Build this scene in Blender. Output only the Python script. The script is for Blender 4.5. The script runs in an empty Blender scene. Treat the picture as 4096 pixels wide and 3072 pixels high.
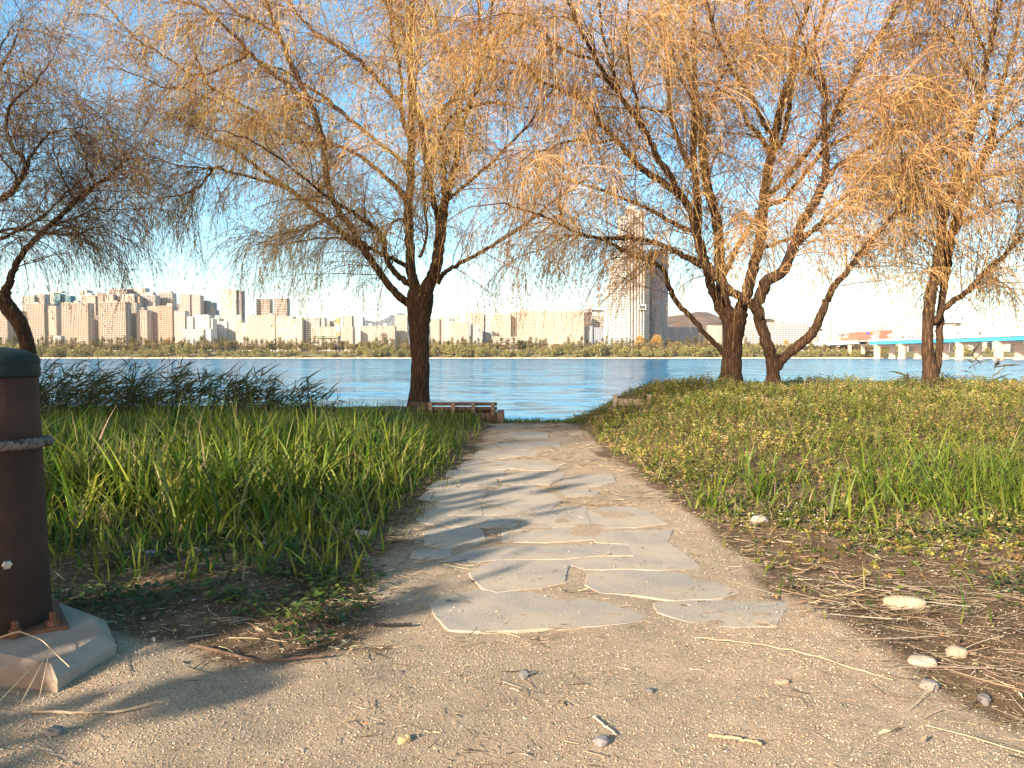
import bpy, math, random
import numpy as np
rng = np.random.RandomState(7)
random.seed(7)
S = bpy.context.scene
COL = S.collection
F = 769.0; PITCH = math.atan(29.0 / F); CZ = 1.0      # focal length in 1024-wide pixels; the camera stands 1 m above the path
cp, sp_ = math.cos(PITCH), math.sin(PITCH)
def ray(x, y):
    a = (x - 512) / F; b = -(y - 384) / F
    return np.array([a, cp + b * sp_, -sp_ + b * cp])
def at(x, y, Y):                       # point at ground distance Y seen at (x, y)
    r = ray(x, y); return np.array([0, 0, CZ]) + r * (Y / r[1])
def on(x, y, z=0.0):                   # point at height z seen at (x, y)
    r = ray(x, y); return np.array([0, 0, CZ]) + r * ((z - CZ) / r[2])

# ---------------------------------------------------------------- helpers
def tag(o, label=None, cat=None, group=None, kind=None):
    if label: o['label'] = label
    if cat: o['category'] = cat
    if group: o['group'] = group
    if kind: o['kind'] = kind
    return o
def empty(name, loc=(0, 0, 0), rz=0.0):
    o = bpy.data.objects.new(name, None); COL.objects.link(o)
    o.location = loc; o.rotation_euler = (0, 0, rz); o.empty_display_size = .2
    return o
def link(name, me, parent=None, loc=None):
    o = bpy.data.objects.new(name, me); COL.objects.link(o)
    if parent is not None: o.parent = parent
    if loc is not None: o.location = loc
    return o
class MB:
    """collects vertices and faces (any polygon size), numpy based"""
    def __init__(s): s.V = []; s.F = []; s.M = []; s.C = []; s.n = 0
    def add(s, v, f, mi=0, c=None):
        v = np.asarray(v, float).reshape(-1, 3); f = np.asarray(f, np.int64)
        s.V.append(v); s.F.append(f + s.n); s.M.append(np.full(len(f), mi)); s.n += len(v)
        if c is None: c = (1, 1, 1)
        c = np.asarray(c, float)
        if c.ndim == 1: c = np.tile(c[:3], (len(v), 1))
        s.C.append(c)
    def box(s, x0, x1, y0, y1, z0, z1, mi=0, M=None):
        v = np.array([[x, y, z] for z in (z0, z1) for y in (y0, y1) for x in (x0, x1)], float)
        if M is not None: v = v @ np.asarray(M).T
        s.add(v, [[0, 2, 3, 1], [4, 5, 7, 6], [0, 1, 5, 4], [2, 6, 7, 3], [0, 4, 6, 2], [1, 3, 7, 5]], mi)
    def prism(s, pts, z0, z1, mi=0, bevel=0.0):
        p = np.asarray(pts, float)[:, :2]; n = len(p)
        area = 0.5 * np.sum(p[:, 0] * np.roll(p[:, 1], -1) - np.roll(p[:, 0], -1) * p[:, 1])
        if area < 0: p = p[::-1]
        rings = [np.c_[p, np.full(n, z0)]]
        if bevel:
            c = p.mean(0); d = c - p; L = np.linalg.norm(d, axis=1, keepdims=True)
            rings += [np.c_[p, np.full(n, z1 - bevel * .7)], np.c_[p + d / L * bevel, np.full(n, z1)]]
        else: rings.append(np.c_[p, np.full(n, z1)])
        v = np.concatenate(rings); i = np.arange(n); j = (i + 1) % n
        for k in range(len(rings) - 1):
            s.add(v if k == 0 else np.zeros((0, 3)), np.zeros((0, 4), int))
        base = s.n - len(v)
        for k in range(len(rings) - 1):
            q = np.c_[i + k * n, j + k * n, j + (k + 1) * n, i + (k + 1) * n] + base
            s.F.append(q); s.M.append(np.full(n, mi))
        s.F.append((np.arange(n) + (len(rings) - 1) * n + base)[None]); s.M.append(np.array([mi]))
        s.F.append((np.arange(n)[::-1] + base)[None]); s.M.append(np.array([mi]))
    def lathe(s, prof, seg=32, mi=0, c=(0, 0, 0)):
        a = np.linspace(0, 2 * math.pi, seg, endpoint=False); k = len(prof)
        v = np.array([[c[0] + r * math.cos(t), c[1] + r * math.sin(t), c[2] + z] for r, z in prof for t in a])
        f = [[i * seg + j, i * seg + (j + 1) % seg, (i + 1) * seg + (j + 1) % seg, (i + 1) * seg + j] for i in range(k - 1) for j in range(seg)]
        s.add(v, f, mi)
    def tubes(s, P, R, sides=3, mi=0, c=None, rough=0.0):
        v, f = tube_arrays(P, R, sides, rough)
        if c is not None and np.ndim(c) == 2: c = np.repeat(c, P.shape[1] * sides, axis=0)
        s.add(v, f, mi, c)
    def build(s, name, mats, parent=None, smooth=False, loc=None):
        me = bpy.data.meshes.new(name)
        V = np.concatenate(s.V)
        sizes = np.concatenate([np.full(len(f), f.shape[1] if f.ndim == 2 else 0, np.int64) for f in s.F if len(f)])
        loops = np.concatenate([f.ravel() for f in s.F if len(f)])
        mi = np.concatenate([m for m, f in zip(s.M, s.F) if len(f)])
        me.vertices.add(len(V)); me.vertices.foreach_set('co', V.astype(np.float32).ravel())
        me.loops.add(len(loops)); me.loops.foreach_set('vertex_index', loops.astype(np.int32))
        me.polygons.add(len(sizes))
        st = np.zeros(len(sizes), np.int32); st[1:] = np.cumsum(sizes)[:-1]
        me.polygons.foreach_set('loop_start', st)
        me.polygons.foreach_set('material_index', mi.astype(np.int32))
        me.polygons.foreach_set('use_smooth', np.full(len(sizes), bool(smooth)))
        me.update(calc_edges=True)
        C = np.concatenate(s.C)
        if len(C) == len(V) and np.ptp(C) > 0:
            at_ = me.color_attributes.new('col', 'FLOAT_COLOR', 'POINT')
            at_.data.foreach_set('color', np.c_[C, np.ones(len(C))].astype(np.float32).ravel())
        for m in (mats if isinstance(mats, (list, tuple)) else [mats]): me.materials.append(m)
        return link(name, me, parent, loc)
def nrm(v): return v / (np.linalg.norm(v, axis=-1, keepdims=True) + 1e-9)
def tube_arrays(P, R, sides, rough=0.0):
    P = np.asarray(P, float); R = np.asarray(R, float); N, K, _ = P.shape
    T = nrm(np.gradient(P, axis=1)); ref = np.array([.23, .91, .31])
    U = nrm(np.cross(T, np.broadcast_to(ref, T.shape))); W = np.cross(T, U)
    a = np.arange(sides) * 2 * math.pi / sides
    rr = R[:, :, None] * np.ones(sides)
    if rough: rr = rr * (1 + rough * rng.randn(N, K, sides))
    v = P[:, :, None, :] + rr[..., None] * (np.cos(a)[:, None] * U[:, :, None, :] + np.sin(a)[:, None] * W[:, :, None, :])
    idx = np.arange(N * K * sides).reshape(N, K, sides)
    A = idx[:, :-1]; B = idx[:, 1:]
    f = np.stack([A, np.roll(A, -1, 2), np.roll(B, -1, 2), B], -1).reshape(-1, 4)
    return v.reshape(-1, 3), f
def grow(p0, d0, L, K, grav, wob):     # curves that start at p0 along d0 and bend under gravity
    N = len(p0); P = np.zeros((N, K, 3)); P[:, 0] = p0; d = nrm(d0.copy()); st = (L / (K - 1))[:, None]
    g = np.broadcast_to(np.asarray(grav, float), (N,))[:, None]
    for k in range(1, K):
        d = d + rng.randn(N, 3) * wob; d[:, 2:3] -= g; d = nrm(d)
        P[:, k] = P[:, k - 1] + d * st
    return P
def interp(P, i, t):                    # points and tangents at parameter t (0..1) of curves i
    K = P.shape[1]; x = np.clip(t, 0, .999) * (K - 1); k = x.astype(int); fr = (x - k)[:, None]
    a = P[i, k]; b = P[i, k + 1]
    return a + (b - a) * fr, nrm(b - a)
def leaves(mb, c, a, L, W, col, mi=0, fold=0.25, side=None):
    N = len(c); a = nrm(a)
    s = nrm(np.cross(a, rng.randn(N, 3) if side is None else side)); n = np.cross(s, a)
    L = np.broadcast_to(L, (N,))[:, None]; W = np.broadcast_to(W, (N,))[:, None]
    v = np.stack([c, c + a * L * .42 + s * W + n * W * fold, c + a * L - n * L * .08, c + a * L * .42 - s * W + n * W * fold], 1)
    mb.add(v.reshape(-1, 3), np.arange(N * 4).reshape(N, 4), mi, np.repeat(col, 4, 0))
def blades(mb, p, h, w, lean, col, K=4, bend=.9, mi=0, az=None, tipw=.08):
    """grass blades: flat tapering strips that lean over"""
    N = len(p); az = rng.rand(N) * 6.283 if az is None else az
    d = np.c_[np.cos(az), np.sin(az), np.zeros(N)]
    fa = az + 1.57 + rng.randn(N) * .7; s = np.c_[np.cos(fa), np.sin(fa), np.zeros(N)]
    t = np.linspace(0, 1, K)
    ang = lean[:, None] + bend * np.asarray(rng.rand(N))[:, None] * t[None] ** 1.5 * 1.4
    st = (h / (K - 1))[:, None]
    up = np.cumsum(np.cos(ang) * st, 1) - np.cos(ang[:, :1]) * st; out = np.cumsum(np.sin(ang) * st, 1) - np.sin(ang[:, :1]) * st
    P = p[:, None] + d[:, None] * out[..., None] + np.array([0, 0, 1.]) * up[..., None]
    ww = w[:, None] * np.clip(np.array([.75, 1, .9, .7, .4, .1])[:K] if K > 4 else (1 - t ** 1.6 * (1 - tipw)), .05, 1)
    A = P - s[:, None] * ww[..., None] * .5; B = P + s[:, None] * ww[..., None] * .5
    v = np.stack([A, B], 2).reshape(N, K * 2, 3)
    i = np.arange(N)[:, None] * K * 2 + np.arange(K - 1)[None] * 2
    f = np.stack([i, i + 1, i + 3, i + 2], -1).reshape(-1, 4)
    c = np.repeat(col, K * 2, 0)
    mb.add(v.reshape(-1, 3), f, mi, c)
def vnoise(x, y, sc, seed=0):           # smooth value noise
    x = np.asarray(x, float) / sc + seed * 17.3; y = np.asarray(y, float) / sc + seed * 9.1
    xi = np.floor(x).astype(int); yi = np.floor(y).astype(int); fx = x - xi; fy = y - yi
    fx = fx * fx * (3 - 2 * fx); fy = fy * fy * (3 - 2 * fy)
    def h(a, b):
        n = (a * 374761393 + b * 668265263 + seed * 69069) & 0x7fffffff
        n = ((n ^ (n >> 13)) * 1274126177) & 0x7fffffff
        return ((n ^ (n >> 16)) & 0xffff) / 65535.
    return (h(xi, yi) * (1 - fx) + h(xi + 1, yi) * fx) * (1 - fy) + (h(xi, yi + 1) * (1 - fx) + h(xi + 1, yi + 1) * fx) * fy
def sstep(a, b, x):
    t = np.clip((np.asarray(x, float) - a) / (b - a), 0, 1); return t * t * (3 - 2 * t)

# ---------------------------------------------------------------- materials
class NT:
    def __init__(s, name):
        s.m = bpy.data.materials.new(name); s.m.use_nodes = True; s.t = s.m.node_tree; s.N = s.t.nodes; s.L = s.t.links
        s.N.clear(); s.out = s.N.new('ShaderNodeOutputMaterial')
    def n(s, typ, **k):
        o = s.N.new('ShaderNode' + typ)
        for a, b in k.items():
            if a.startswith('_'): setattr(o, a[1:], b)
            else:
                key = int(a[1:]) if a[0] == 'i' and a[1:].isdigit() else a.replace('__', ' ')
                if isinstance(b, bpy.types.NodeSocket): s.L.new(b, o.inputs[key])
                else: o.inputs[key].default_value = b
        return o
    def noise(s, sc, det=4, rough=.55, vec=None, dist=0):
        o = s.n('TexNoise', Scale=sc, Detail=det, Roughness=rough, Distortion=dist)
        if vec is not None: s.L.new(vec, o.inputs['Vector'])
        return o.outputs['Fac']
    def ramp(s, fac, stops):
        o = s.N.new('ShaderNodeValToRGB'); s.L.new(fac, o.inputs[0]); e = o.color_ramp.elements
        while len(e) > 1: e.remove(e[-1])
        e[0].position = stops[0][0]; e[0].color = (*rgb(stops[0][1]), 1)
        for p, c in stops[1:]:
            q = e.new(p); q.color = (*rgb(c), 1)
        return o.outputs[0]
    def mix(s, fac, a, b, mode='MIX'):
        o = s.N.new('ShaderNodeMix'); o.data_type = 'RGBA'; o.blend_type = mode
        for v, k in ((fac, 0), (a, 6), (b, 7)):
            if isinstance(v, bpy.types.NodeSocket): s.L.new(v, o.inputs[k])
            elif k == 0: o.inputs[0].default_value = v
            else: o.inputs[k].default_value = (*rgb(v), 1)
        return o.outputs[2]
    def math(s, op, a, b=0.0):
        o = s.N.new('ShaderNodeMath'); o.operation = op
        for v, k in ((a, 0), (b, 1)):
            if isinstance(v, bpy.types.NodeSocket): s.L.new(v, o.inputs[k])
            else: o.inputs[k].default_value = v
        return o.outputs[0]
    def obj(s, scale=(1, 1, 1)):
        tc = s.N.new('ShaderNodeTexCoord'); mp = s.N.new('ShaderNodeMapping'); mp.inputs['Scale'].default_value = scale
        s.L.new(tc.outputs['Object'], mp.inputs[0]); return mp.outputs[0]
    def bump(s, h, dist=.01, st=1.0):
        o = s.n('Bump', Strength=st, Distance=dist); s.L.new(h, o.inputs['Height']); return o.outputs[0]
    def pbr(s, col, rough=.8, spec=.3, metal=0, normal=None):
        b = s.n('BsdfPrincipled', Roughness=rough, Metallic=metal)
        b.inputs['Specular IOR Level'].default_value = spec
        if isinstance(col, bpy.types.NodeSocket): s.L.new(col, b.inputs['Base Color'])
        else: b.inputs['Base Color'].default_value = (*rgb(col), 1)
        if normal is not None: s.L.new(normal, b.inputs['Normal'])
        s.L.new(b.outputs[0], s.out.inputs[0]); return b
def rgb(c): return (c, c, c) if np.isscalar(c) else tuple(c[:3])
MAT = {}
def simple(name, col, rough=.8, spec=.3, var=.25, sc=3.0, metal=0, bump=0.0, bsc=40.0):
    if name in MAT: return MAT[name]
    t = NT(name); v = t.obj()
    n = t.noise(sc, 5, .6, v)
    c = np.array(rgb(col))
    base = t.ramp(n, [(.25, c * (1 - var)), (.75, np.minimum(c * (1 + var), 1))])
    t.pbr(base, rough, spec, metal, t.bump(t.noise(bsc, 4, .6, v), bump) if bump else None)
    MAT[name] = t.m; return t.m
def leafmat(name, trans=.35, rough=.6, spec=.15, tint=(1, 1, 1)):
    t = NT(name)
    a = t.N.new('ShaderNodeAttribute'); a.attribute_name = 'col'
    c = t.mix(1.0, a.outputs['Color'], tint, 'MULTIPLY')
    b = t.pbr(c, rough, spec)
    if trans:
        tr = t.n('BsdfTranslucent'); t.L.new(c, tr.inputs[0])
        mx = t.n('MixShader'); mx.inputs[0].default_value = trans
        t.L.new(b.outputs[0], mx.inputs[1]); t.L.new(tr.outputs[0], mx.inputs[2]); t.L.new(mx.outputs[0], t.out.inputs[0])
    MAT[name] = t.m; return t.m
def barkmat(name, dark, light):
    t = NT(name); v = t.obj((1, 1, .16))
    n1 = t.noise(22, 6, .65, v, .6); n2 = t.noise(2.2, 3, .5, t.obj())
    vo = t.n('TexVoronoi', Scale=26.0); t.L.new(v, vo.inputs['Vector']); vo.feature = 'DISTANCE_TO_EDGE'
    h = t.math('ADD', n1, t.math('MULTIPLY', vo.outputs['Distance'], 1.2))
    c = t.ramp(h, [(.35, np.array(dark) * .55), (.6, dark), (1.05, light)])
    c = t.mix(t.math('MULTIPLY', n2, .5), c, np.array(light) * .75)
    t.pbr(c, .9, .15, 0, t.bump(h, .035, .9))
    MAT[name] = t.m; return t.m
BARK = barkmat('willow_bark', (.038, .023, .014), (.145, .088, .052))
LEAF = leafmat('willow_leaf', .35)
TWIG = leafmat('willow_twig', 0.0, .75)
GRASS = leafmat('grass_blade', .4, .5, .25)
COVER = leafmat('cover_leaf', .35, .55, .2)
STRAW = leafmat('dry_straw', .1, .7, .2)
PEB = leafmat('pebble', 0.0, .85, .2)
FARLEAF = leafmat('far_foliage', .25, .8, .1)
# ---------------------------------------------------------------- settings
HAZE = 0.00004; SUN_EL = 21; SUN_AZ = 42; SUN_STR = 3.8; SUN_COL = (1.0, .86, .68)
SKY_STR = .105; SKY_AIR = 1.0; SKY_DUST = .6; SKY_OZ = 1.5; SKY_SAT = 1.38; SKY_HUE = .487; EXPO = 1.68; WBUMP = 6.0
SHADERS = [(0, -11.05, 1.93, 2.2), (1, -15.65, 2.05, 4.0), (1, -13.95, -0.83, 1.0), (0, -17.52, -2.99, 5.0), (1, -18.72, -7.29, 3.3), (0, -21.98, -5.69, 1.6), (3, -17.01, -7.49, 0.4), (1, -17.27, -19.37, 0.5)]     # (which willow, x, y, turn)
SHADE_SHRUBS = [(-7.32, -0.65, 3.0), (-6.38, -1.09, 3.5), (-5.77, -1.91, 3.2)]     # unseen shrubs added to shade the bollard and near ground (x, y, height)
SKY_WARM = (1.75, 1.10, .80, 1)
WAVE = .30
# ---------------------------------------------------------------- near ground
def xc(y): return .30 + 0 * np.asarray(y)
def hw(y): return np.interp(y, [0, 3, 5, 7, 11.5], [.95, .78, .76, .62, .50])
def edge_y(x): return 12.0 + 2.2 * sstep(.6, 2.6, np.abs(np.asarray(x, float) - .35))
def zfun(x, y):
    x = np.asarray(x, float); y = np.asarray(y, float)
    r = x - xc(y) - hw(y); l = xc(y) - hw(y) - x
    z = sstep(0, 1.9, r) * sstep(4.0, 12.5, y) * .40 + sstep(0, 2.5, r) * .03
    z = z + sstep(0, 2.0, l) * sstep(3.4, 6.5, y) * .10
    off = sstep(-.05, .5, np.maximum(r, l))
    z = z + (vnoise(x, y, .9, 1) - .5) * .05 * off + (vnoise(x, y, .27, 2) - .5) * (.008 + .03 * off) + (vnoise(x, y, .11, 4) - .5) * .006
    z = z + (vnoise(x, y, .6, 3) - .5) * .035 * sstep(3.1, 2.4, y) + (vnoise(x, y, .22, 9) - .5) * .012 * sstep(3.1, 2.4, y)
    e = edge_y(x)
    z = z - 3.6 * sstep(0, 7.5, y - e) - sstep(-1.2, 0, y - e) * .05
    return z
gx = np.concatenate([np.linspace(-160, -14, 30)[:-1], np.linspace(-14, -4, 70)[:-1], np.linspace(-4, 4, 240)[:-1], np.linspace(4, 14, 70)[:-1], np.linspace(14, 160, 30)])
gy = np.concatenate([np.linspace(-60, -2, 20)[:-1], np.linspace(-2, 1.2, 20)[:-1], np.linspace(1.2, 5, 150)[:-1], np.linspace(5, 14, 120)[:-1], np.linspace(14, 26, 40)])
X, Y = np.meshgrid(gx, gy); Z = zfun(X, Y)
nx, ny = len(gx), len(gy); idx = np.arange(nx * ny).reshape(ny, nx)
q = np.stack([idx[:-1, :-1], idx[:-1, 1:], idx[1:, 1:], idx[1:, :-1]], -1).reshape(-1, 4)
# where the soil is covered by litter and roots (a mask of material, not of light)
def litter(x, y):
    r = np.asarray(x) - xc(y) - hw(y); l = xc(y) - hw(y) - np.asarray(x)
    a = np.maximum(sstep(-.12, .35, l) * sstep(2.25, 2.75, y + .10 * x), sstep(-.10, .30, r) * sstep(1.75, 2.35, y + .10 * (x - 1)))
    return np.clip(a + (vnoise(x, y, .35, 5) - .5) * .7 * (a > .01) + (vnoise(x, y, .25, 6) > .74) * .25, 0, 1)
LT = litter(X, Y).ravel()
mb = MB(); mb.add(np.c_[X.ravel(), Y.ravel(), Z.ravel()], q, 0, np.c_[LT, LT * 0, LT * 0])
t = NT('sandy_soil'); a = t.N.new('ShaderNodeAttribute'); a.attribute_name = 'col'
sep = t.N.new('ShaderNodeSeparateColor'); t.L.new(a.outputs['Color'], sep.inputs[0])
v = t.obj(); big = t.noise(1.6, 4, .6, v); mid = t.noise(9, 5, .65, v); fine = t.noise(90, 4, .7, v); grit = t.noise(260, 3, .7, v)
sand = t.ramp(mid, [(.25, (.37, .255, .155)), (.5, (.50, .36, .23)), (.78, (.62, .475, .325))])
sand = t.mix(t.math('MULTIPLY', big, .55), sand, (.41, .27, .16))
sand = t.mix(t.ramp(grit, [(.40, 0.0), (.72, .75)]), sand, (.62, .54, .44))
sand = t.mix(t.ramp(fine, [(.30, .8), (.46, 0.0)]), sand, (.16, .115, .08))
soil = t.ramp(mid, [(.3, (.09, .058, .034)), (.55, (.19, .125, .073)), (.8, (.32, .225, .135))])
lf = t.ramp(t.math('ADD', sep.outputs[0], t.math('MULTIPLY', t.math('SUBTRACT', fine, .5), .9)), [(.32, 0.0), (.62, 1.0)])
c = t.mix(lf, sand, soil)
hgt = t.math('ADD', t.math('MULTIPLY', fine, .8), t.math('ADD', t.math('MULTIPLY', grit, .5), t.math('MULTIPLY', mid, 1.2)))
t.pbr(c, .95, .1, 0, t.bump(hgt, .02, .9))
tag(mb.build('ground', t.m, smooth=True), 'sandy ground with litter running down to the river edge', None, None, 'structure')

# ---------------------------------------------------------------- paving slabs of the path (traced on the ground plane)
def c6(p): return [((1500 + x / 1.301) / 4, (1900 + y / 1.301) / 4) for x, y in p]
def c4(p): return [((1600 + x / 2.011) / 4, (1500 + y / 2.011) / 4) for x, y in p]
SL = [
 (c6([(330, 655), (400, 625), (540, 594), (800, 606), (1130, 642), (1290, 690), (1350, 718), (1320, 742), (1200, 760), (880, 778), (620, 790), (420, 782), (360, 720)]), 'large bluish grey slab nearest the camera at the left end of the path'),
 (c6([(1475, 655), (1600, 640), (1850, 645), (2108, 650), (2112, 680), (2060, 765), (1860, 775), (1640, 748), (1500, 700)]), 'wide grey slab at the near right corner of the path beside the straw'),
 (c6([(510, 500), (560, 470), (640, 438), (960, 442), (985, 470), (965, 545), (850, 572), (640, 590), (575, 575), (540, 540)]), 'rounded grey slab second from the near end on the left, with a clod of litter right of it'),
 (c6([(1130, 560), (1145, 500), (1330, 487), (1560, 500), (1700, 532), (1790, 562), (1860, 592), (1780, 622), (1560, 638), (1380, 612), (1200, 600)]), 'long grey slab slanting right behind the near right corner slab'),
 (c6([(390, 438), (440, 418), (520, 382), (700, 362), (1000, 356), (1290, 352), (1310, 385), (1320, 405), (1100, 412), (960, 425), (640, 430), (480, 446)]), 'broad sand dusted slab crossing most of the path just behind the rounded slab'),
 (c6([(990, 440), (1100, 425), (1320, 420), (1500, 440), (1650, 452), (1655, 475), (1480, 482), (1330, 476), (1110, 478)]), 'narrow pale slab littered with straw behind the long slanting slab'),
 (c6([(1170, 340), (1130, 300), (1200, 286), (1535, 280), (1512, 338), (1590, 395), (1650, 440), (1360, 425), (1325, 350)]), 'bent grey slab reaching into the grass at the right edge of the path'),
 (c6([(685, 280), (900, 265), (1090, 262), (1112, 285), (1122, 322), (900, 338), (690, 334)]), 'pale squarish slab in the light band at mid path'),
 (c6([(262, 290), (330, 270), (480, 264), (548, 282), (562, 322), (510, 352), (370, 366), (268, 348)]), 'small rounded slab by the left grass with a tuft right of it'),
 (c6([(195, 388), (390, 376), (384, 412), (290, 426), (190, 420)]), 'smallest slab half under sand at the left edge of the path'),
 (c6([(778, 208), (905, 165), (1085, 158), (1104, 250), (960, 258), (780, 262)]), 'grey slab with a square notch at its left corner at mid path'),
 (c6([(240, 215), (330, 202), (768, 206), (768, 236), (690, 258), (585, 262), (340, 252), (250, 238)]), 'long thin slab with a strip of green weed along its near edge'),
 (c6([(1120, 180), (1190, 165), (1330, 160), (1440, 200), (1500, 240), (1350, 258), (1130, 262)]), 'sand covered slab at the right edge beside the yellow grass'),
 (c4([(190, 1105), (290, 1055), (330, 1000), (530, 998), (622, 1010), (640, 1060), (640, 1108), (350, 1116)]), 'worn slab by the left grass with bare soil on its right half'),
 (c4([(655, 1105), (700, 1025), (960, 1024), (1250, 1022), (1180, 1075), (960, 1104), (760, 1112)]), 'clean grey slab at the middle of the path below the large pentagon slab'),
 (c4([(690, 1012), (700, 985), (800, 905), (860, 880), (1060, 872), (1110, 910), (1230, 960), (1270, 1000), (1255, 1016)]), 'large pentagonal bluish slab at the middle of the path'),
 (c4([(240, 900), (330, 832), (520, 826), (760, 828), (770, 880), (680, 896), (400, 902)]), 'grey slab with two dark twigs lying on it left of the path middle'),
 (c4([(170, 980), (260, 912), (660, 908), (684, 930), (650, 985), (520, 992), (300, 992)]), 'slab partly buried in soil by the left grass edge'),
 (c4([(835, 868), (850, 812), (920, 785), (1050, 772), (1300, 778), (1290, 820), (1190, 868), (1060, 866)]), 'grey slab with a mossy joint on both sides behind the pentagonal slab'),
 (c4([(1275, 960), (1280, 912), (1500, 908), (1590, 930), (1540, 970), (1400, 972)]), 'grey slab behind the mossy patch right of the pentagonal slab'),
 (c4([(1300, 880), (1330, 835), (1480, 800), (1690, 790), (1720, 850), (1600, 880), (1400, 895)]), 'dusty slab half hidden by litter at the right edge of the path'),
 (c4([(380, 820), (400, 760), (560, 752), (820, 762), (810, 815), (560, 820)]), 'smooth grey slab at the left where the light band begins'),
 (c4([(480, 745), (530, 690), (700, 676), (860, 690), (840, 748), (660, 752)]), 'light slab in the brightest stretch of the path on its left'),
 (c4([(880, 740), (890, 690), (1180, 676), (1300, 700), (1240, 752), (1040, 756)]), 'light slab in the brightest stretch at the path centre'),
 (c4([(600, 660), (640, 610), (860, 596), (1080, 602), (1080, 650), (860, 662)]), 'dusty slab beyond the brightest stretch of the path'),
 (c4([(740, 580), (780, 545), (1000, 530), (1260, 536), (1260, 572), (1000, 588)]), 'broad dusty slab where the path narrows towards the bench'),
 (c4([(820, 505), (840, 470), (1010, 452), (1180, 460), (1180, 500), (1000, 510)]), 'far slab just before the river edge beyond the bench end'),
]
t = NT('slab_stone'); v = t.obj(); n = t.noise(5, 5, .6, v); f_ = t.noise(120, 4, .7, v); du = t.noise(2.3, 5, .65, v)
oi = t.N.new('ShaderNodeObjectInfo')
c = t.ramp(n, [(.2, (.29, .255, .225)), (.8, (.40, .355, .315))])
c = t.mix(t.math('MULTIPLY', oi.outputs['Random'], .45), c, (.36, .33, .29))
c = t.mix(t.ramp(t.math('ADD', du, t.math('MULTIPLY', f_, .35)), [(.50, 0.0), (.78, .9)]), c, (.50, .40, .29))
c = t.mix(t.ramp(f_, [(.28, .7), (.40, 0.0)]), c, (.10, .085, .07)); c = t.mix(t.ramp(f_, [(.64, 0.0), (.72, .6)]), c, (.60, .57, .52))
t.pbr(c, .9, .15, 0, t.bump(t.math('ADD', f_, n), .006, .8))
SLABS = []
for poly, lab in SL:
    pts = np.array([on(x, y, .012)[:2] for x, y in poly]); cen = pts.mean(0); pts = cen + (pts - cen) * 1.11
    # subdivide and roughen the outline
    out = []
    for i in range(len(pts)):
        a_, b_ = pts[i], pts[(i + 1) % len(pts)]; k = max(2, int(np.linalg.norm(b_ - a_) / .05))
        for j in range(k): out.append(a_ + (b_ - a_) * j / k + rng.randn(2) * .0025)
    out = np.array(out); SLABS.append(out)
    m = MB(); m.prism(out - cen, -.05, .002 * rng.rand(), 0, .004)
    o = m.build('paving_slab', t.m, loc=(cen[0], cen[1], .002)); o.rotation_euler = (rng.randn() * .004, rng.randn() * .004, 0)
    tag(o, lab, 'paving slab', 'paving slabs of the path')

# ---------------------------------------------------------------- small loose stuff on the ground
def scatter(n, x0, x1, y0, y1, fn, pw=1.0):
    x = rng.uniform(x0, x1, n); y = y0 + (y1 - y0) * rng.rand(n) ** pw
    k = rng.rand(n) < fn(x, y); return x[k], y[k]
def colvar(base, n, var=.2, hue=.08):
    c = np.array(base)[None] * (1 + var * rng.randn(n, 1)) * (1 + hue * rng.randn(n, 3)); return np.clip(c, .005, .95)
def pickcol(pal, n, var=.2):
    pal = np.array(pal); c = pal[rng.randint(len(pal), size=n)]; return np.clip(c * (1 + var * rng.randn(n, 1)) * (1 + .06 * rng.randn(n, 3)), .005, .95)
def inslab(x, y):
    r = np.zeros(len(x), bool)
    for p in SLABS:
        a = p; b = np.roll(p, -1, 0)
        bx = (x > p[:, 0].min()) & (x < p[:, 0].max()) & (y > p[:, 1].min()) & (y < p[:, 1].max())
        if not bx.any(): continue
        xi, yi = x[bx], y[bx]; ins = np.zeros(len(xi), bool)
        for (x1, y1), (x2, y2) in zip(a, b):
            cnd = ((y1 > yi) != (y2 > yi)) & (xi < (x2 - x1) * (yi - y1) / (y2 - y1 + 1e-12) + x1); ins ^= cnd
        r[np.where(bx)[0][ins]] = True
    return r
x, y = scatter(170000, -2.3, 2.6, 1.6, 5.2, lambda x, y: np.where(y < 3.0, .9, .25) * (1 - .75 * litter(x, y)) * (.35 + vnoise(x, y, .3, 8)), 1.6)
k = ~inslab(x, y) | (rng.rand(len(x)) < .10); x, y = x[k], y[k]; n = len(x)
sz = (.0012 + .0026 * rng.rand(n) ** 2.5) * (1 + .25 * (y - 2))
oc = np.array([[1, 0, 0], [0, 1, 0], [-1, 0, 0], [0, -1, 0], [0, 0, .75], [0, 0, -.6]], float)
V = oc[None] * sz[:, None, None] * (1 + .35 * rng.randn(n, 6, 1)); th = rng.rand(n) * 6.28
V = np.stack([V[..., 0] * np.cos(th)[:, None] - V[..., 1] * np.sin(th)[:, None], V[..., 0] * np.sin(th)[:, None] + V[..., 1] * np.cos(th)[:, None], V[..., 2]], -1)
V = V + np.c_[x, y, zfun(x, y) + sz * .25 + np.where(inslab(x, y), .008, 0)][:, None]
fo = np.array([[0, 1, 4], [1, 2, 4], [2, 3, 4], [3, 0, 4], [1, 0, 5], [2, 1, 5], [3, 2, 5], [0, 3, 5]])
mb = MB(); mb.add(V.reshape(-1, 3), (fo[None] + np.arange(n)[:, None, None] * 6).reshape(-1, 3), 0,
                  np.repeat(pickcol([(.44, .33, .22), (.50, .39, .27), (.36, .27, .18), (.54, .45, .34), (.26, .20, .15), (.38, .31, .25)], n, .13), 6, 0))
tag(mb.build('gravel', PEB, smooth=True), 'fine sandy gravel grains strewn over the bare ground', 'gravel', None, 'stuff')

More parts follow.
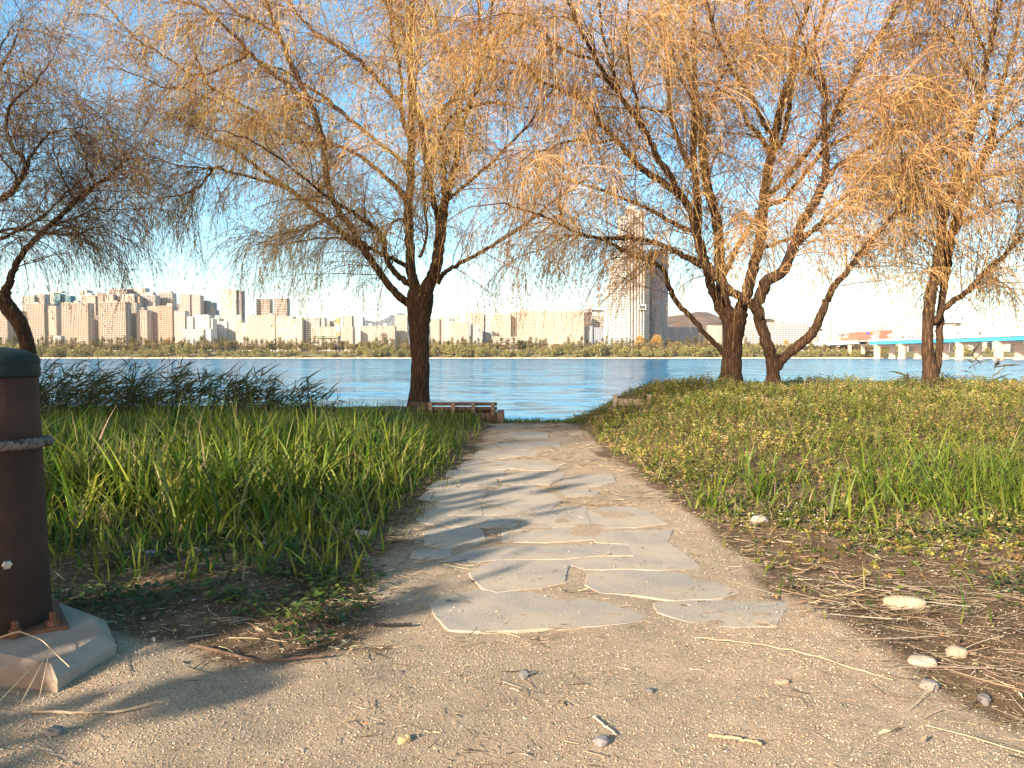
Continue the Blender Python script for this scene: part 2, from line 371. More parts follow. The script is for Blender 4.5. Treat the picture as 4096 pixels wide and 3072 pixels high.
def straws(mb, x, y, L, W, col, lift=.006, tilt=.10, az=None, curve=.12):
    n = len(x); K = 4
    az = rng.rand(n) * 6.28 if az is None else az
    d = np.c_[np.cos(az), np.sin(az), rng.randn(n) * tilt]
    p0 = np.c_[x, y, zfun(x, y) + lift * (.4 + rng.rand(n))] - nrm(d) * L[:, None] * .5
    P = grow(p0, d, L, K, 0.0, curve)
    zz = zfun(P[..., 0], P[..., 1]); P[..., 2] = np.maximum(P[..., 2], zz + .004 + lift * .4)
    R = W[:, None] * .5 * np.array([1, .95, .85, .6])[None]
    mb.tubes(P, R, 3, 0, col)
SP = [(.40, .30, .19), (.47, .37, .25), (.33, .235, .145), (.25, .165, .10), (.52, .43, .31)]
DP = [(.20, .135, .085), (.13, .09, .055), (.30, .22, .14), (.42, .33, .21), (.10, .07, .045)]
mb = MB()
def rightz(x, y): return sstep(-.12, .35, x - .30 - hw(y)) * sstep(1.75, 2.3, y + .13 * (x - 1.1)) * (1 - .8 * sstep(3.6, 5.2, y))
x, y = scatter(16000, .7, 5.0, 1.7, 5.5, lambda x, y: rightz(x, y) * (.35 + .8 * vnoise(x, y, .4, 11)))
n = len(x); straws(mb, x, y, .02 + .13 * rng.rand(n) ** 2, .0014 + .0024 * rng.rand(n) ** 2, pickcol(SP + DP, n), az=rng.randn(n) * .75 + 2.9, lift=.012)
x, y = scatter(240, 1.0, 3.2, 1.95, 3.4, lambda x, y: rightz(x, y))
n = len(x); straws(mb, x, y, .15 + .22 * rng.rand(n), .002 + .0025 * rng.rand(n), pickcol(SP, n, .15), az=rng.randn(n) * .5 + 2.85, lift=.016, curve=.05)
x, y = scatter(20000, -4.5, .1, 2.1, 5.2, lambda x, y: litter(x, y) * (.3 + .7 * vnoise(x, y, .35, 12)))
n = len(x); straws(mb, x, y, .02 + .10 * rng.rand(n) ** 2, .0016 + .003 * rng.rand(n) ** 2, pickcol(DP + DP + SP, n), lift=.008)
x, y = scatter(18000, -2.4, 2.6, 1.6, 11.5, lambda x, y: .10 + .5 * (vnoise(x, y, .4, 13) > .66), 1.6)
n = len(x); straws(mb, x, y, .012 + .05 * rng.rand(n) ** 2.5, .0012 + .0022 * rng.rand(n) ** 2, pickcol(DP + DP + SP, n), lift=.010)
x, y = scatter(5200, -.7, 1.7, 2.6, 11.5, lambda x, y: (vnoise(x, y, .5, 14) > .48) * 1.0)
k = ~inslab(x, y); x, y = x[k], y[k]; n = len(x)
straws(mb, x, y, .03 + .12 * rng.rand(n) ** 2, .002 + .003 * rng.rand(n), pickcol(DP, n), lift=.012, az=rng.randn(n) * .5)
tag(mb.build('straw_litter', STRAW), 'dry straw and plant litter scattered over the ground', 'straw', None, 'stuff')
# fallen leaves and husks
mb = MB(); x, y = scatter(2600, -3.2, 4.2, 1.8, 6, lambda x, y: .08 + .6 * litter(x, y)); n = len(x)
az = rng.rand(n) * 6.28
leaves(mb, np.c_[x, y, zfun(x, y) + .008 + .012 * rng.rand(n)], np.c_[np.cos(az), np.sin(az), .15 * rng.randn(n)], .015 + .035 * rng.rand(n), .003 + .006 * rng.rand(n), pickcol(DP + [(.33, .16, .07), (.45, .36, .25)], n), side=np.c_[rng.randn(n) * .3, rng.randn(n) * .3, np.ones(n)])
tag(mb.build('fallen_leaves', STRAW), 'small dead brown leaves lying among the litter', 'fallen leaves', None, 'stuff')

# single stones and sticks
def stone(name, label, px, py, w, d_, h, col, rz=0, seed=0, rough=.12, cat='stone', grp=None):
    p = on(px, py, 0); p[2] = float(zfun(p[0], p[1])); r = np.random.RandomState(seed)
    m = MB(); ns, nr = 20, 12; v = []
    for i in range(nr + 1):
        for j in range(ns):
            th = math.pi * i / nr; ph = 2 * math.pi * j / ns
            u = np.array([math.sin(th) * math.cos(ph), math.sin(th) * math.sin(ph), math.cos(th)]); u = np.sign(u) * np.abs(u) ** .8
            k_ = 1 + rough * (math.sin(3 * u[0] + seed) * math.cos(2.7 * u[1] + 2 * seed) + .6 * math.sin(6 * u[2] + 4 * u[0] + seed * 3) + .35 * r.randn())
            if i in (0, nr): k_ = 1
            v.append([u[0] * w / 2 * k_, u[1] * d_ / 2 * k_, u[2] * h / 2 * k_])
    f = [[i * ns + j, (i + 1) * ns + j, (i + 1) * ns + (j + 1) % ns, i * ns + (j + 1) % ns] for i in range(nr) for j in range(ns)]
    m.add(v, f); o = m.build(name, simple('stone_' + '_'.join('%02d' % int(c * 99) for c in col), col, .85, .2, .3, 18, bump=.006, bsc=90), smooth=True, loc=(p[0], p[1], p[2] + h * .28))
    o.rotation_euler = (0, 0, rz); return tag(o, label, cat, grp)
K2 = .46293
stone('stone', 'long smooth cream stone lying in straw beside the small green weed', 1955 * K2, 1300 * K2, .165, .07, .06, (.40, .32, .22), -.12, 1, .04)
stone('stone', 'pale pointed stone half under straw in the right foreground', 1992 * K2, 1428 * K2, .085, .05, .035, (0.43, 0.35, 0.26), -.25, 2, .08)
stone('stone', 'rounded greyish tan stone right of the pale pointed stone', 2066 * K2, 1408 * K2, .07, .05, .045, (0.34, 0.27, 0.20), .2, 3, .08)
stone('stone', 'dull grey stone under straw stems towards the right edge', 2008 * K2, 1478 * K2, .06, .04, .035, (0.28, 0.24, 0.21), .3, 14, .12)
stone('stone', 'dark angular grey stone in straw by the right edge', 2126 * K2, 1500 * K2, .042, .035, .03, (0.19, 0.17, 0.16), .6, 4, .16)
stone('stone', 'small blue grey pebble on open sand below the near left slab', 1132 * K2, 1458 * K2, .034, .028, .026, (0.18, 0.17, 0.17), .4, 5, .1)
stone('stone', 'knobbly yellowish pebble on open sand at the bottom of the picture', 874 * K2, 1602 * K2, .034, .026, .022, (0.46, 0.33, 0.18), .1, 6, .18)
stone('stone', 'flat whitish rock at the foot of the tall left grass by the path', 775 * K2, 1162 * K2, .15, .09, .05, (0.38, 0.31, 0.25), -.2, 7, .1)
stone('stone', 'flat light stone half buried in the low weeds on the left', 592 * K2, 1188 * K2, .20, .09, .035, (0.31, 0.26, 0.21), .05, 8, .08)
stone('stone', 'lavender grey flat stone in the litter behind the bollard', 305 * K2, 1212 * K2, .19, .09, .04, (0.27, 0.23, 0.22), .1, 9, .1)
stone('stone', 'tan flat stone beside the lavender grey one on the left', 420 * K2, 1200 * K2, .17, .08, .035, (0.33, 0.26, 0.19), -.1, 15, .1)
stone('stone', 'white rough stone among the low green cover right of the path', 1640 * K2, 1130 * K2, .11, .07, .06, (0.41, 0.35, 0.29), .2, 10, .15)
stone('stone', 'grey pebble beside straw bits at the lower left', 118 * K2, 1592 * K2, .045, .03, .025, (0.22, 0.20, 0.19), .1, 11, .1)
stone('stone', 'grey stone near the bottom edge right of centre', 1300 * K2, 1608 * K2, .045, .035, .025, (0.27, 0.24, 0.24), .5, 12, .12)
stone('stone', 'rusty edged chip of rock on open sand at the right', 1690 * K2, 1472 * K2, .045, .025, .016, (0.33, 0.24, 0.16), .1, 13, .15)
stone('stone', 'dark pebble on open sand left of the chip of rock', 1404 * K2, 1496 * K2, .024, .018, .016, (0.15, 0.14, 0.15), .1, 16, .12)
def stick(name, label, pts, r0, r1, col, lift=.01, cat='stick'):
    P = np.array([on(x * K2, y * K2, 0) for x, y in pts]); P[:, 2] = zfun(P[:, 0], P[:, 1]) + lift + r0
    t_ = np.linspace(0, 1, 24); P = np.stack([np.interp(t_, np.linspace(0, 1, len(P)), P[:, k]) for k in range(3)], 1); P += rng.randn(24, 3) * .0012
    m = MB(); R = np.linspace(r0, r1, 24) * (1 + .12 * rng.randn(24)); m.tubes(P[None], R[None], 7)
    return tag(m.build(name, simple('stick_' + name + str(len(bpy.data.objects)), col, .9, .1, .4, 60), smooth=True), label, cat)
stick('stick', 'bent dark brown stick on sand below the left weeds', [(412, 1404), (470, 1412), (520, 1424), (570, 1432), (640, 1424), (715, 1418)], .006, .0045, (.13, .085, .06))
stick('stick', 'short black charred stick at the edge of the left litter', [(808, 1354), (850, 1355), (890, 1354)], .006, .005, (.03, .027, .025))
stick('stick', 'long pale reed stem slanting over sand in the right foreground', [(1500, 1386), (1640, 1400), (1760, 1424), (1850, 1448), (1930, 1472)], .0026, .002, (.42, .32, .21), .012, 'reed stem')
stick('stick', 'split tan reed stem at the bottom right of centre', [(1532, 1596), (1580, 1600), (1645, 1612)], .005, .004, (.45, .30, .18), .006, 'reed stem')
stick('stick', 'thin pale straw pointing at the pebbles near the bottom centre', [(1282, 1554), (1330, 1592)], .003, .002, (.62, .50, .36), .004, 'reed stem')
stick('stick', 'grey brown twig forked over the left edge of the path', [(868, 1222), (880, 1198), (915, 1170)], .004, .002, (.34, .26, .20), .01)
stick('stick', 'dry reed stem lying among the straw bits at the lower left', [(70, 1546), (160, 1548), (260, 1552), (350, 1528)], .005, .003, (.40, .30, .20), .006, 'reed stem')
# ---------------------------------------------------------------- bollard
BX, BY = -1.755, 2.60
b = empty('bollard', (BX, BY, 0)); tag(b, 'brown tapered bollard with a green domed cap on a concrete footing', 'bollard')
RUST = simple('brown_post_paint', (.042, .022, .015), .65, .2, .35, 7, bump=.003, bsc=60)
m = MB(); prof = [(.156, .088), (.157, .10), (.150, .30), (.143, .55), (.136, .78), (.129, .955)]; m.lathe(prof, 64); m.build('post', RUST, b, True)
CAPM = simple('green_cap', (.010, .020, .019), .6, .2, .3, 9, bump=.002, bsc=50)
m = MB(); m.lathe([(.129, .925), (.137, .925), (.139, .932), (.139, .958), (.136, .964), (.138, .97), (.139, .985), (.135, .992), (.125, 1.003), (.10, 1.014), (.07, 1.022), (.035, 1.027), (.002, 1.029)], 64); m.build('cap', CAPM, b, True)
PL = simple('rusty_plate', (.16, .075, .045), .85, .2, .5, 20, bump=.004, bsc=80)
m = MB(); m.prism([(.262, -.04), (.05, .25), (-.25, .04), (-.05, -.215)], .076, .089, 0, .003); m.build('base_plate', PL, b)
CON = simple('footing_concrete', (.30, .24, .19), .9, .15, .3, 6, bump=.004, bsc=70)
m = MB(); fp = np.array([(-1.317, 2.235), (-1.285, 2.51), (-1.44, 2.74), (-1.74, 2.93), (-2.04, 2.86), (-2.12, 2.52), (-1.98, 2.40), (-1.62, 2.335)]) - [-1.73, BY]
ce = fp.mean(0); inn = fp + (ce - fp) / np.linalg.norm(ce - fp, axis=1, keepdims=True) * .05
n_ = len(fp); v = np.concatenate([np.c_[fp, np.full(n_, -.12)], np.c_[fp, np.full(n_, .042)], np.c_[inn, np.full(n_, .076)]])
i = np.arange(n_); j = (i + 1) % n_
o_ = -1 if np.sum(fp[:, 0] * np.roll(fp[:, 1], -1) - np.roll(fp[:, 0], -1) * fp[:, 1]) < 0 else 1
qs = np.concatenate([np.c_[i, j, j + n_, i + n_], np.c_[i + n_, j + n_, j + 2 * n_, i + 2 * n_]])
m.add(v, qs); m.F.append((i + 2 * n_)[None]); m.M.append(np.array([0])); m.build('concrete_footing', CON, b)
def bolt(px, py, z, r=.011, h=.045):
    m = MB(); m.lathe([(r, -.01), (r, h - .003), (r * .7, h), (.001, h)], 12); o = m.build('anchor_bolt', PL, b, loc=(px, py, z))
    m = MB(); m.lathe([(r * 1.9, 0), (r * 1.9, .017), (r * 1.6, .019), (r, .019)], 6); m.build('nut', PL, o); return o
bolt(.205, -.035, .089); bolt(.135, -.125, .089)
STEEL = simple('galvanised_steel', (.45, .44, .42), .4, .5, .2, 20, metal=.8)
def onpost(a, z, r): return (r * math.cos(a), r * math.sin(a), z)
a = math.radians(-47); r_ = .150
m = MB(); hx = [(math.cos(k * math.pi / 3) * .0155, math.sin(k * math.pi / 3) * .0155) for k in range(6)]; m.prism(hx, -.006, .012, 0, .003)
o = m.build('hex_bolt', STEEL, b, loc=onpost(a, .315, r_)); o.rotation_euler = (math.pi / 2, 0, a + math.pi / 2)
m = MB(); th = np.linspace(0, 2 * math.pi, 25); P = np.c_[.028 * np.cos(th), np.zeros(25), .014 * np.sin(th)]; m.tubes(P[None], np.full((1, 25), .006), 10)
a = math.radians(-76); o = m.build('eye_hook', STEEL, b, True, loc=onpost(a, .755, .165)); o.rotation_euler = (0, 0, a + math.pi / 2)
ROPE = simple('grey_rope', (.15, .125, .11), .9, .1, .35, 40, bump=.006, bsc=120)
m = MB(); th = np.linspace(0, 2 * math.pi, 121)
for k in range(3):
    ph = th * 14 + k * 2.094; R_ = .158 + .007 * np.cos(ph); zz = .008 * np.sin(ph) + .010 * np.sin(th + 2)
    P = np.c_[R_ * np.cos(th), R_ * np.sin(th), zz]; m.tubes(P[None], np.full((1, 121), .0105), 8)
o = m.build('rope', ROPE, None, True, loc=(BX, BY, .695)); tag(o, 'thick grey rope looped round the brown bollard', 'rope')
# dry grass stalk lying over the footing
m = MB(); pts = [(-20, 1384), (40, 1380), (90, 1392), (118, 1410), (150, 1430)]
P = np.array([on(x * K2, y * K2, .10) for x, y in pts]); P[:, 2] = [.10, .125, .115, .10, .085]
t_ = np.linspace(0, 1, 16); P = np.stack([np.interp(t_, np.linspace(0, 1, 5), P[:, k]) for k in range(3)], 1); m.tubes(P[None], np.linspace(.0022, .0014, 16)[None], 5, 0, (.55, .42, .27))
for dx in (-.012, .012, .03):
    Q = np.stack([P[10] + np.array([dx * s, -.012 * s * 6, -.005 * s * 6]) * (1 + s) for s in np.linspace(0, 1.2, 6)]); m.tubes(Q[None], np.linspace(.0016, .0009, 6)[None], 4, 0, (.6, .48, .32))
tag(m.build('grass_stalk', simple('dry_stalk', (.55, .42, .27), .8, .1)), 'dry bent grass stalk lying across the concrete footing', 'grass stalk')

# ---------------------------------------------------------------- benches
DW = simple('dark_bench_wood', (.11, .062, .045), .7, .25, .35, 30, bump=.003, bsc=60)
PW = simple('pale_bench_wood', (.48, .38, .28), .75, .2, .2, 30)
PC = simple('wall_timber', (.20, .125, .085), .85, .1, .35, 14, bump=.004, bsc=40)
YB = 11.75
def bz(y): return at(512, y / 4, YB)[2]
def bx(x): return at(x / 4, 400, YB)[0]
e = empty('park_bench', (bx(1850), YB, 0)); ox = bx(1850); tag(e, 'dark slatted bench back over a timber wall beside the central willow', 'bench')
for z0, z1 in ((bz(1623), bz(1610)), (bz(1641), bz(1628))):
    m = MB(); m.box(bx(1640) - ox, bx(1988) - ox, .02, .06, z0, z1); m.build('back_slat', DW, e)
for x_ in (1722, 1813, 1894, 1972):
    m = MB(); w_ = bx(x_ + 8) - bx(x_ - 8); m.box(bx(x_) - ox - w_ / 2, bx(x_) - ox + w_ / 2, -.03, .017, bz(1662), bz(1609)); p_ = m.build('back_post', PC, e)
    for zz in (bz(1617), bz(1634)):
        m = MB(); m.lathe([(.009, 0), (.009, .005), (.001, .006)], 8); q_ = m.build('bolt', STEEL, p_, loc=(bx(x_) - ox, -.031, zz)); q_.rotation_euler = (math.pi / 2, 0, 0)
m = MB()
xs = np.linspace(bx(1640), bx(1986), 17)
for k in range(16): m.box(xs[k] - ox + .004, xs[k + 1] - ox - .004, .03 + .004 * (k % 3), .50, -.45, bz(1652) - .002 * (k % 2))
m.build('timber_wall', PC, e)
m = MB(); m.box(bx(1988) - ox, bx(2016) - ox, -.06, .55, -.5, bz(1649)); m.build('end_block', PC, e)
for k in range(4):
    m = MB(); m.box(bx(1650) - ox, bx(1980) - ox, .10 + k * .10, .185 + k * .10, bz(1652) + .01, bz(1652) + .045); m.build('seat_slat', DW, e)
Y2 = 11.4
e = empty('park_bench', (at(632, 400, Y2)[0], Y2, 0)); ox = at(632, 400, Y2)[0]; tag(e, 'pale weathered bench whose back shows over the right grass mound', 'bench')
def px2(x): return at(x / 4, 400, Y2)[0] - ox
def pz2(y): return at(512, y / 4, Y2)[2]
m = MB(); m.box(px2(2462), px2(2594), -.02, .03, pz2(1592), pz2(1584)); m.build('back_slat', DW, e)
m = MB(); m.box(px2(2464), px2(2592), .0, .04, pz2(1622), pz2(1594)); m.build('back_slat', PW, e)
for x_ in (2460, 2596):
    m = MB(); m.box(px2(x_) - .03, px2(x_) + .03, -.03, .05, -.35, pz2(1578)); m.build('back_post', PW, e)
m = MB(); m.box(px2(2464), px2(2592), .06, .45, pz2(1640), pz2(1634)); m.build('seat', PW, e)

# ---------------------------------------------------------------- grass and ground cover
GP = [(.085, .145, .014), (.13, .185, .020), (.20, .235, .030), (.05, .10, .013), (.27, .28, .05)]
YP = [(.26, .24, .075), (.33, .27, .11), (.36, .28, .14)]
mb = MB()
def lgrass(x, y):         # tall grass left of the path
    l = .30 - hw(y) - x
    fr = sstep(2.95, 3.9, y + .12 * (x + 1.2)); return sstep(.02, .35, l - .10) * fr * sstep(12.6, 11.6, y)
x, y = scatter(56000, -11, .0, 3.3, 12.4, lambda x, y: lgrass(x, y) * (.45 + .55 * vnoise(x, y, .5, 21)) * (np.abs(x) < .72 * y + 1.2), 1.25); n = len(x)
cl = vnoise(x, y, .8, 22)
tall = sstep(4.0, 4.7, y + .12 * (x + 1.2)) * sstep(9.0, 7.0, y) * sstep(.1, .8, .30 - hw(y) - x)
h = (.10 + .12 * rng.rand(n)) + tall * (.10 + .48 * cl * rng.rand(n) ** .8) + sstep(7.6, 9, y) * .06
blades(mb, np.c_[x, y, zfun(x, y) - .01], h, (.007 + .009 * rng.rand(n)) * (1 + .7 * tall), .05 + .3 * np.abs(rng.randn(n)), np.where(rng.rand(n, 1) < .10, pickcol(YP, n), pickcol(GP, n, .30)), K=6, bend=1.0)
# taller broad leaved blades
x, y = scatter(2600, -6.5, -.4, 4.1, 7.6, lambda x, y: lgrass(x, y) * (vnoise(x, y, .6, 23) > .38) * sstep(.2, .8, -.35 - x)); n = len(x)
blades(mb, np.c_[x, y, zfun(x, y) - .01], .30 + .30 * rng.rand(n), .013 + .013 * rng.rand(n), .05 + .25 * np.abs(rng.randn(n)), pickcol(GP[:3] + [(.18, .21, .06)], n, .15), K=6, bend=1.2)
tag(mb.build('tall_grass', GRASS), 'lush tall green grass left of the path', 'grass', None, 'stuff')
# short grass fringe, both sides, and tufts in the joints
mb = MB()
x, y = scatter(24000, -6, 7, 2.5, 12.6, lambda x, y: ((x - .3 - hw(y) > .02) * sstep(2.6, 3.6, y + .25 * (x - 1)) * .8 + (.3 - hw(y) - x > .02) * sstep(2.5, 3.5, y) * .75) * (vnoise(x, y, .45, 31) > .42)); n = len(x)
blades(mb, np.c_[x, y, zfun(x, y) - .005], .04 + .11 * rng.rand(n), .004 + .004 * rng.rand(n), .2 + .5 * np.abs(rng.randn(n)), np.where(rng.rand(n, 1) < .15, pickcol(YP, n), pickcol(GP, n, .2)), K=4)
x, y = scatter(7000, -.5, 1.1, 3.0, 11.6, lambda x, y: (vnoise(x, y, .28, 32) > .70) * 1.0); k = ~inslab(x, y); x, y = x[k], y[k]; n = len(x)
blades(mb, np.c_[x, y, zfun(x, y)], .012 + .03 * rng.rand(n), .003 + .002 * rng.rand(n), .3 + .5 * np.abs(rng.randn(n)), pickcol(GP + DP[:2] + YP, n, .2), K=4)
x, y = scatter(5000, -1.6, 2.6, 11.6, 12.4, lambda x, y: .8 + 0 * x); n = len(x)
blades(mb, np.c_[x, y, zfun(x, y)], .04 + .08 * rng.rand(n), .005 + .004 * rng.rand(n), .2 + .4 * np.abs(rng.randn(n)), pickcol(GP[:2], n, .2), K=4)
tag(mb.build('short_grass', GRASS), 'short grass along the edges and joints of the path', 'grass', None, 'stuff')
# leafy cover on the right mound
def rcover(x, y):
    r = x - .30 - hw(y); return sstep(.0, .30, r - .10 * vnoise(x, y, .3, 41)) * sstep(3.3, 4.5, y + .20 * (x - 1.4) * (x < 2.6) - .22 * np.maximum(x - 2.6, 0)) * sstep(14.2, 13.6, y)
mb = MB(); x, y = scatter(42000, .7, 11.5, 3.4, 14.2, lambda x, y: rcover(x, y) * (.12 + 1.1 * vnoise(x, y, .6, 42) ** 1.6) * (x < .70 * y + 1), 1.2); n = len(x)
hh = (.03 + .20 * sstep(4.0, 8.0, y) * (.1 + 1.1 * vnoise(x, y, .8, 43))) * (.6 + .5 * rng.rand(n)) * np.where(x - .3 - hw(y) < .5, .7, 1)
d = np.c_[rng.randn(n) * .3, rng.randn(n) * .3, np.ones(n)]
P = grow(np.c_[x, y, zfun(x, y)], d, hh * 1.1, 5, .02, .12); pt = (.7 + .6 * vnoise(x, y, 1.1, 48))[:, None]; cs = pickcol([(.12, .13, .04), (.20, .17, .07), (.10, .12, .03)], n)
mb.tubes(P, np.tile([.0022, .002, .0018, .0014, .001], (n, 1)), 3, 0, cs)
nl = 12; i = np.repeat(np.arange(n), nl); tt = .25 + .75 * rng.rand(len(i)); c, ta = interp(P, i, tt); az = rng.rand(len(i)) * 6.28
dirv = np.c_[np.cos(az), np.sin(az), .35 * rng.randn(len(i)) + .1]
pc = np.where(rng.rand(n, 1) < .24 + .35 * (vnoise(x, y, .8, 44)[:, None] > .62), pickcol([(.40, .34, .085), (.30, .27, .07), (.42, .31, .13), (.27, .17, .075)], n, .15), pickcol([(.115, .145, .022), (.16, .18, .030), (.20, .205, .040), (.085, .115, .022)], n, .2))
leaves(mb, c, dirv, (.013 + .018 * rng.rand(len(i))) * (1 + .035 * (y[i] - 5)), (.004 + .005 * rng.rand(len(i))) * (1 + .04 * (y[i] - 5)), (pc * pt)[i] * (1 + .15 * rng.randn(len(i), 1)).clip(.5, 1.5))
k = rng.rand(n) < .30 * (vnoise(x, y, .9, 45) > .35); cc = P[k, -1]; nn = len(cc)            # tiny pale flower heads
for r3 in range(3):
    az = rng.rand(nn) * 6.28; leaves(mb, cc + rng.randn(nn, 3) * .012, np.c_[np.cos(az), np.sin(az), .5 * rng.rand(nn)], .008 + .005 * rng.rand(nn), .0035, pickcol([(.70, .68, .50), (.75, .75, .72), (.60, .50, .22)], nn, .08))
tag(mb.build('ground_cover', COVER), 'dense low leafy cover with tiny pale flowers on the right mound', 'ground cover', None, 'stuff')
# grass blades through the mound
mb = MB(); x, y = scatter(34000, .8, 11.5, 3.6, 14.2, lambda x, y: rcover(x, y) * ((vnoise(x, y, .7, 46) > .5) * .7 + .15) * (x < .70 * y + 1)); n = len(x)
blades(mb, np.c_[x, y, zfun(x, y)], (.05 + .24 * rng.rand(n) ** 1.7) * (.5 + .5 * sstep(4, 7, y)), .003 + .005 * rng.rand(n), .1 + .35 * np.abs(rng.randn(n)), np.where(rng.rand(n, 1) < .38, pickcol(YP + [(.28, .17, .08), (.34, .25, .14)], n), pickcol(GP, n, .2)), K=5)
for cx, cy, k_, hh_, sp in ((2.95, 5.0, 420, .40, .55), (3.6, 5.6, 420, .45, .6), (3.3, 4.6, 200, .3, .4), (1.05 + .25, 5.0, 40, .32, .06), (1.75, 5.35, 26, .46, .05), (2.62, 2.95, 70, .16, .10), (2.35, 2.75, 40, .12, .08), (2.9, 3.3, 120, .2, .3)):
    x = cx + rng.randn(k_) * sp; y = cy + rng.randn(k_) * sp * .6
    blades(mb, np.c_[x, y, zfun(x, y)], hh_ * (.5 + .6 * rng.rand(k_)), .007 + .008 * rng.rand(k_), .1 + .35 * np.abs(rng.randn(k_)), pickcol(GP[:3] + [(.15, .20, .04)], k_, .15), K=6, bend=1.1)
tag(mb.build('mound_grass', GRASS), 'loose grass blades and seed stalks standing through the right mound', 'grass', None, 'stuff')
# low broad leaved weeds
mb = MB()
def weedz(x, y):
    a = (.3 - hw(y) - x > .12) * sstep(2.5, 2.8, y) * sstep(4.6, 3.9, y) * (vnoise(x, y, .28, 51) > .46)
    b_ = (x > 1.6) * sstep(2.5, 2.8, y) * sstep(4.6, 4, y) * (vnoise(x, y, .3, 52) > .60) * .8
    c_ = np.exp(-((x - 2.35) ** 2 + (y - 2.93) ** 2) / .02); return np.clip(a + b_ + c_, 0, 1)
x, y = scatter(3400, -3.2, 4, 2.4, 4.7, weedz); n = len(x); nl = 7; i = np.repeat(np.arange(n), nl); az = rng.rand(len(i)) * 6.28; rr = .01 + .04 * rng.rand(len(i))
c = np.c_[x[i] + rr * np.cos(az), y[i] + rr * np.sin(az), zfun(x[i], y[i]) + .01 + .04 * rng.rand(len(i))]
leaves(mb, c, np.c_[np.cos(az), np.sin(az), .25 * rng.randn(len(i)) + .05], .022 + .03 * rng.rand(len(i)), .007 + .008 * rng.rand(len(i)), pickcol([(.06, .10, .032), (.08, .12, .03), (.12, .15, .035), (.07, .09, .04)], n, .2)[i], side=np.c_[rng.randn(len(i), 2) * .4, np.ones(len(i))])
tag(mb.build('weeds', COVER), 'low dark green broad leaved weeds creeping over the litter', 'weeds', None, 'stuff')

# ---------------------------------------------------------------- reeds
def reed_arrays(mb, p, h, az, dark=False, nl=9, ww=1.0):
    n = len(p); d = np.c_[.18 * np.cos(az) + .06 * rng.randn(n), .18 * np.sin(az) + .06 * rng.randn(n), np.ones(n)]
    P = grow(p, d, h, 7, .015, .05); pal = [(.075, .082, .028), (.10, .10, .036), (.06, .066, .024)] if dark else GP[:3]  # dark palette carries the backlit shade of the reeds
    mb.tubes(P, np.tile(np.linspace(.0035, .0012, 7), (n, 1)), 3, 0, pickcol(pal + [(.16, .13, .06)], n))
    i = np.repeat(np.arange(n), nl); t_ = .25 + .75 * rng.rand(len(i)); c, ta = interp(P, i, t_); a2 = az[i] + rng.randn(len(i)) * .8
    L = (.14 + .22 * rng.rand(len(i)))
    dd = nrm(np.c_[np.cos(a2), np.sin(a2), .55 + .5 * rng.randn(len(i))]); K = 4
    Q = grow(c, dd, L, K, .10, .05); s = nrm(np.cross(dd, rng.randn(len(i), 3))); w = (.005 + .006 * rng.rand(len(i)))[:, None] * ww * np.array([.6, 1, .7, .05])
    v = np.stack([Q - s[:, None] * w[..., None], Q + s[:, None] * w[..., None]], 2).reshape(-1, 3)
    k0 = np.arange(len(i))[:, None] * K * 2 + np.arange(K - 1)[None] * 2
    mb.add(v, np.stack([k0, k0 + 1, k0 + 3, k0 + 2], -1).reshape(-1, 4), 0, np.repeat(pickcol(pal, len(i)), K * 2, 0))
    return P
mb = MB(); x, y = scatter(760, -9.5, -2.3, 9.6, 12.6, lambda x, y: sstep(-2.3, -4.2, x) * (.5 + .5 * vnoise(x, y, .6, 61)) * 1.0); n = len(x)
h = (.40 + .46 * rng.rand(n) ** 1.6) * (.55 + .45 * sstep(-2.6, -5, x)) * (.85 + .3 * vnoise(x, y, 1.0, 62))
reed_arrays(mb, np.c_[x, y, zfun(x, y)], h, rng.randn(n) * .9 + .2, True)
tag(mb.build('reed_bed', COVER), 'dark reed bed behind the tall grass at the left by the water', 'reeds', None, 'stuff')
for (pxl, pyl, Yd, hh_, az_, lab, nn) in ((2092, 856, 11.6, .60, .5, 'tall leaning reed with hanging plume against the water right of the rightmost willow', 12), (2135, 856, 11.4, .44, .2, 'shorter bushy reed near the right edge against the water', 14), (2010 - 40, 856, 11.6, .22, 2.2, 'short dark seed head stalk left of the rightmost willow trunk', 8), (420 * 1.0, 872, 10.2, .62, .3, 'tallest reed standing above the left reed bed near its left part', 10), (640, 874, 10.6, .52, .3, 'single upright reed at the right end of the left reed bed', 9)):
    p = at(pxl * K2, pyl * K2, Yd); p[2] = float(zfun(p[0], p[1])); m = MB()
    P = reed_arrays(m, np.zeros((1, 3)), np.array([hh_ + .12]), np.array([az_]), True, nn, 1.5)
    c = np.repeat(P[0, -1:], 26, 0) - np.c_[np.zeros((26, 2)), .10 * rng.rand(26)]; leaves(m, c, np.c_[.4 + .5 * rng.rand(26), .4 * rng.randn(26), -.6 * rng.rand(26)], .05, .006, pickcol([(.05, .035, .03)], 26))
    tag(m.build('reed', COVER, loc=p), lab, 'reed')
# two tall weedy stalks by the bollard
for k, (xx, yy, hh_, lab) in enumerate(((185, 1010, .42, 'yellowing broad grass stalk right behind the bollard'), (300, 1000, .36, 'second pale grass stalk rising from the left grass near the bollard'))):
    p = on(xx * K2, yy * K2, .0); p = at(xx * K2, yy * K2, 5.2); p[2] = float(zfun(p[0], p[1])); m = MB(); n = 12
    blades(m, np.zeros((n, 3)) + rng.randn(n, 3) * [.02, .02, 0], hh_ * (1.3 + .4 * rng.rand(n)), np.full(n, .016), .05 + .2 * np.abs(rng.randn(n)), pickcol([(.34, .30, .12), (.17, .20, .05), (.45, .34, .20)], n), K=6, bend=1.2)
    tag(m.build('grass_stalk', GRASS, loc=p), lab, 'grass stalk')
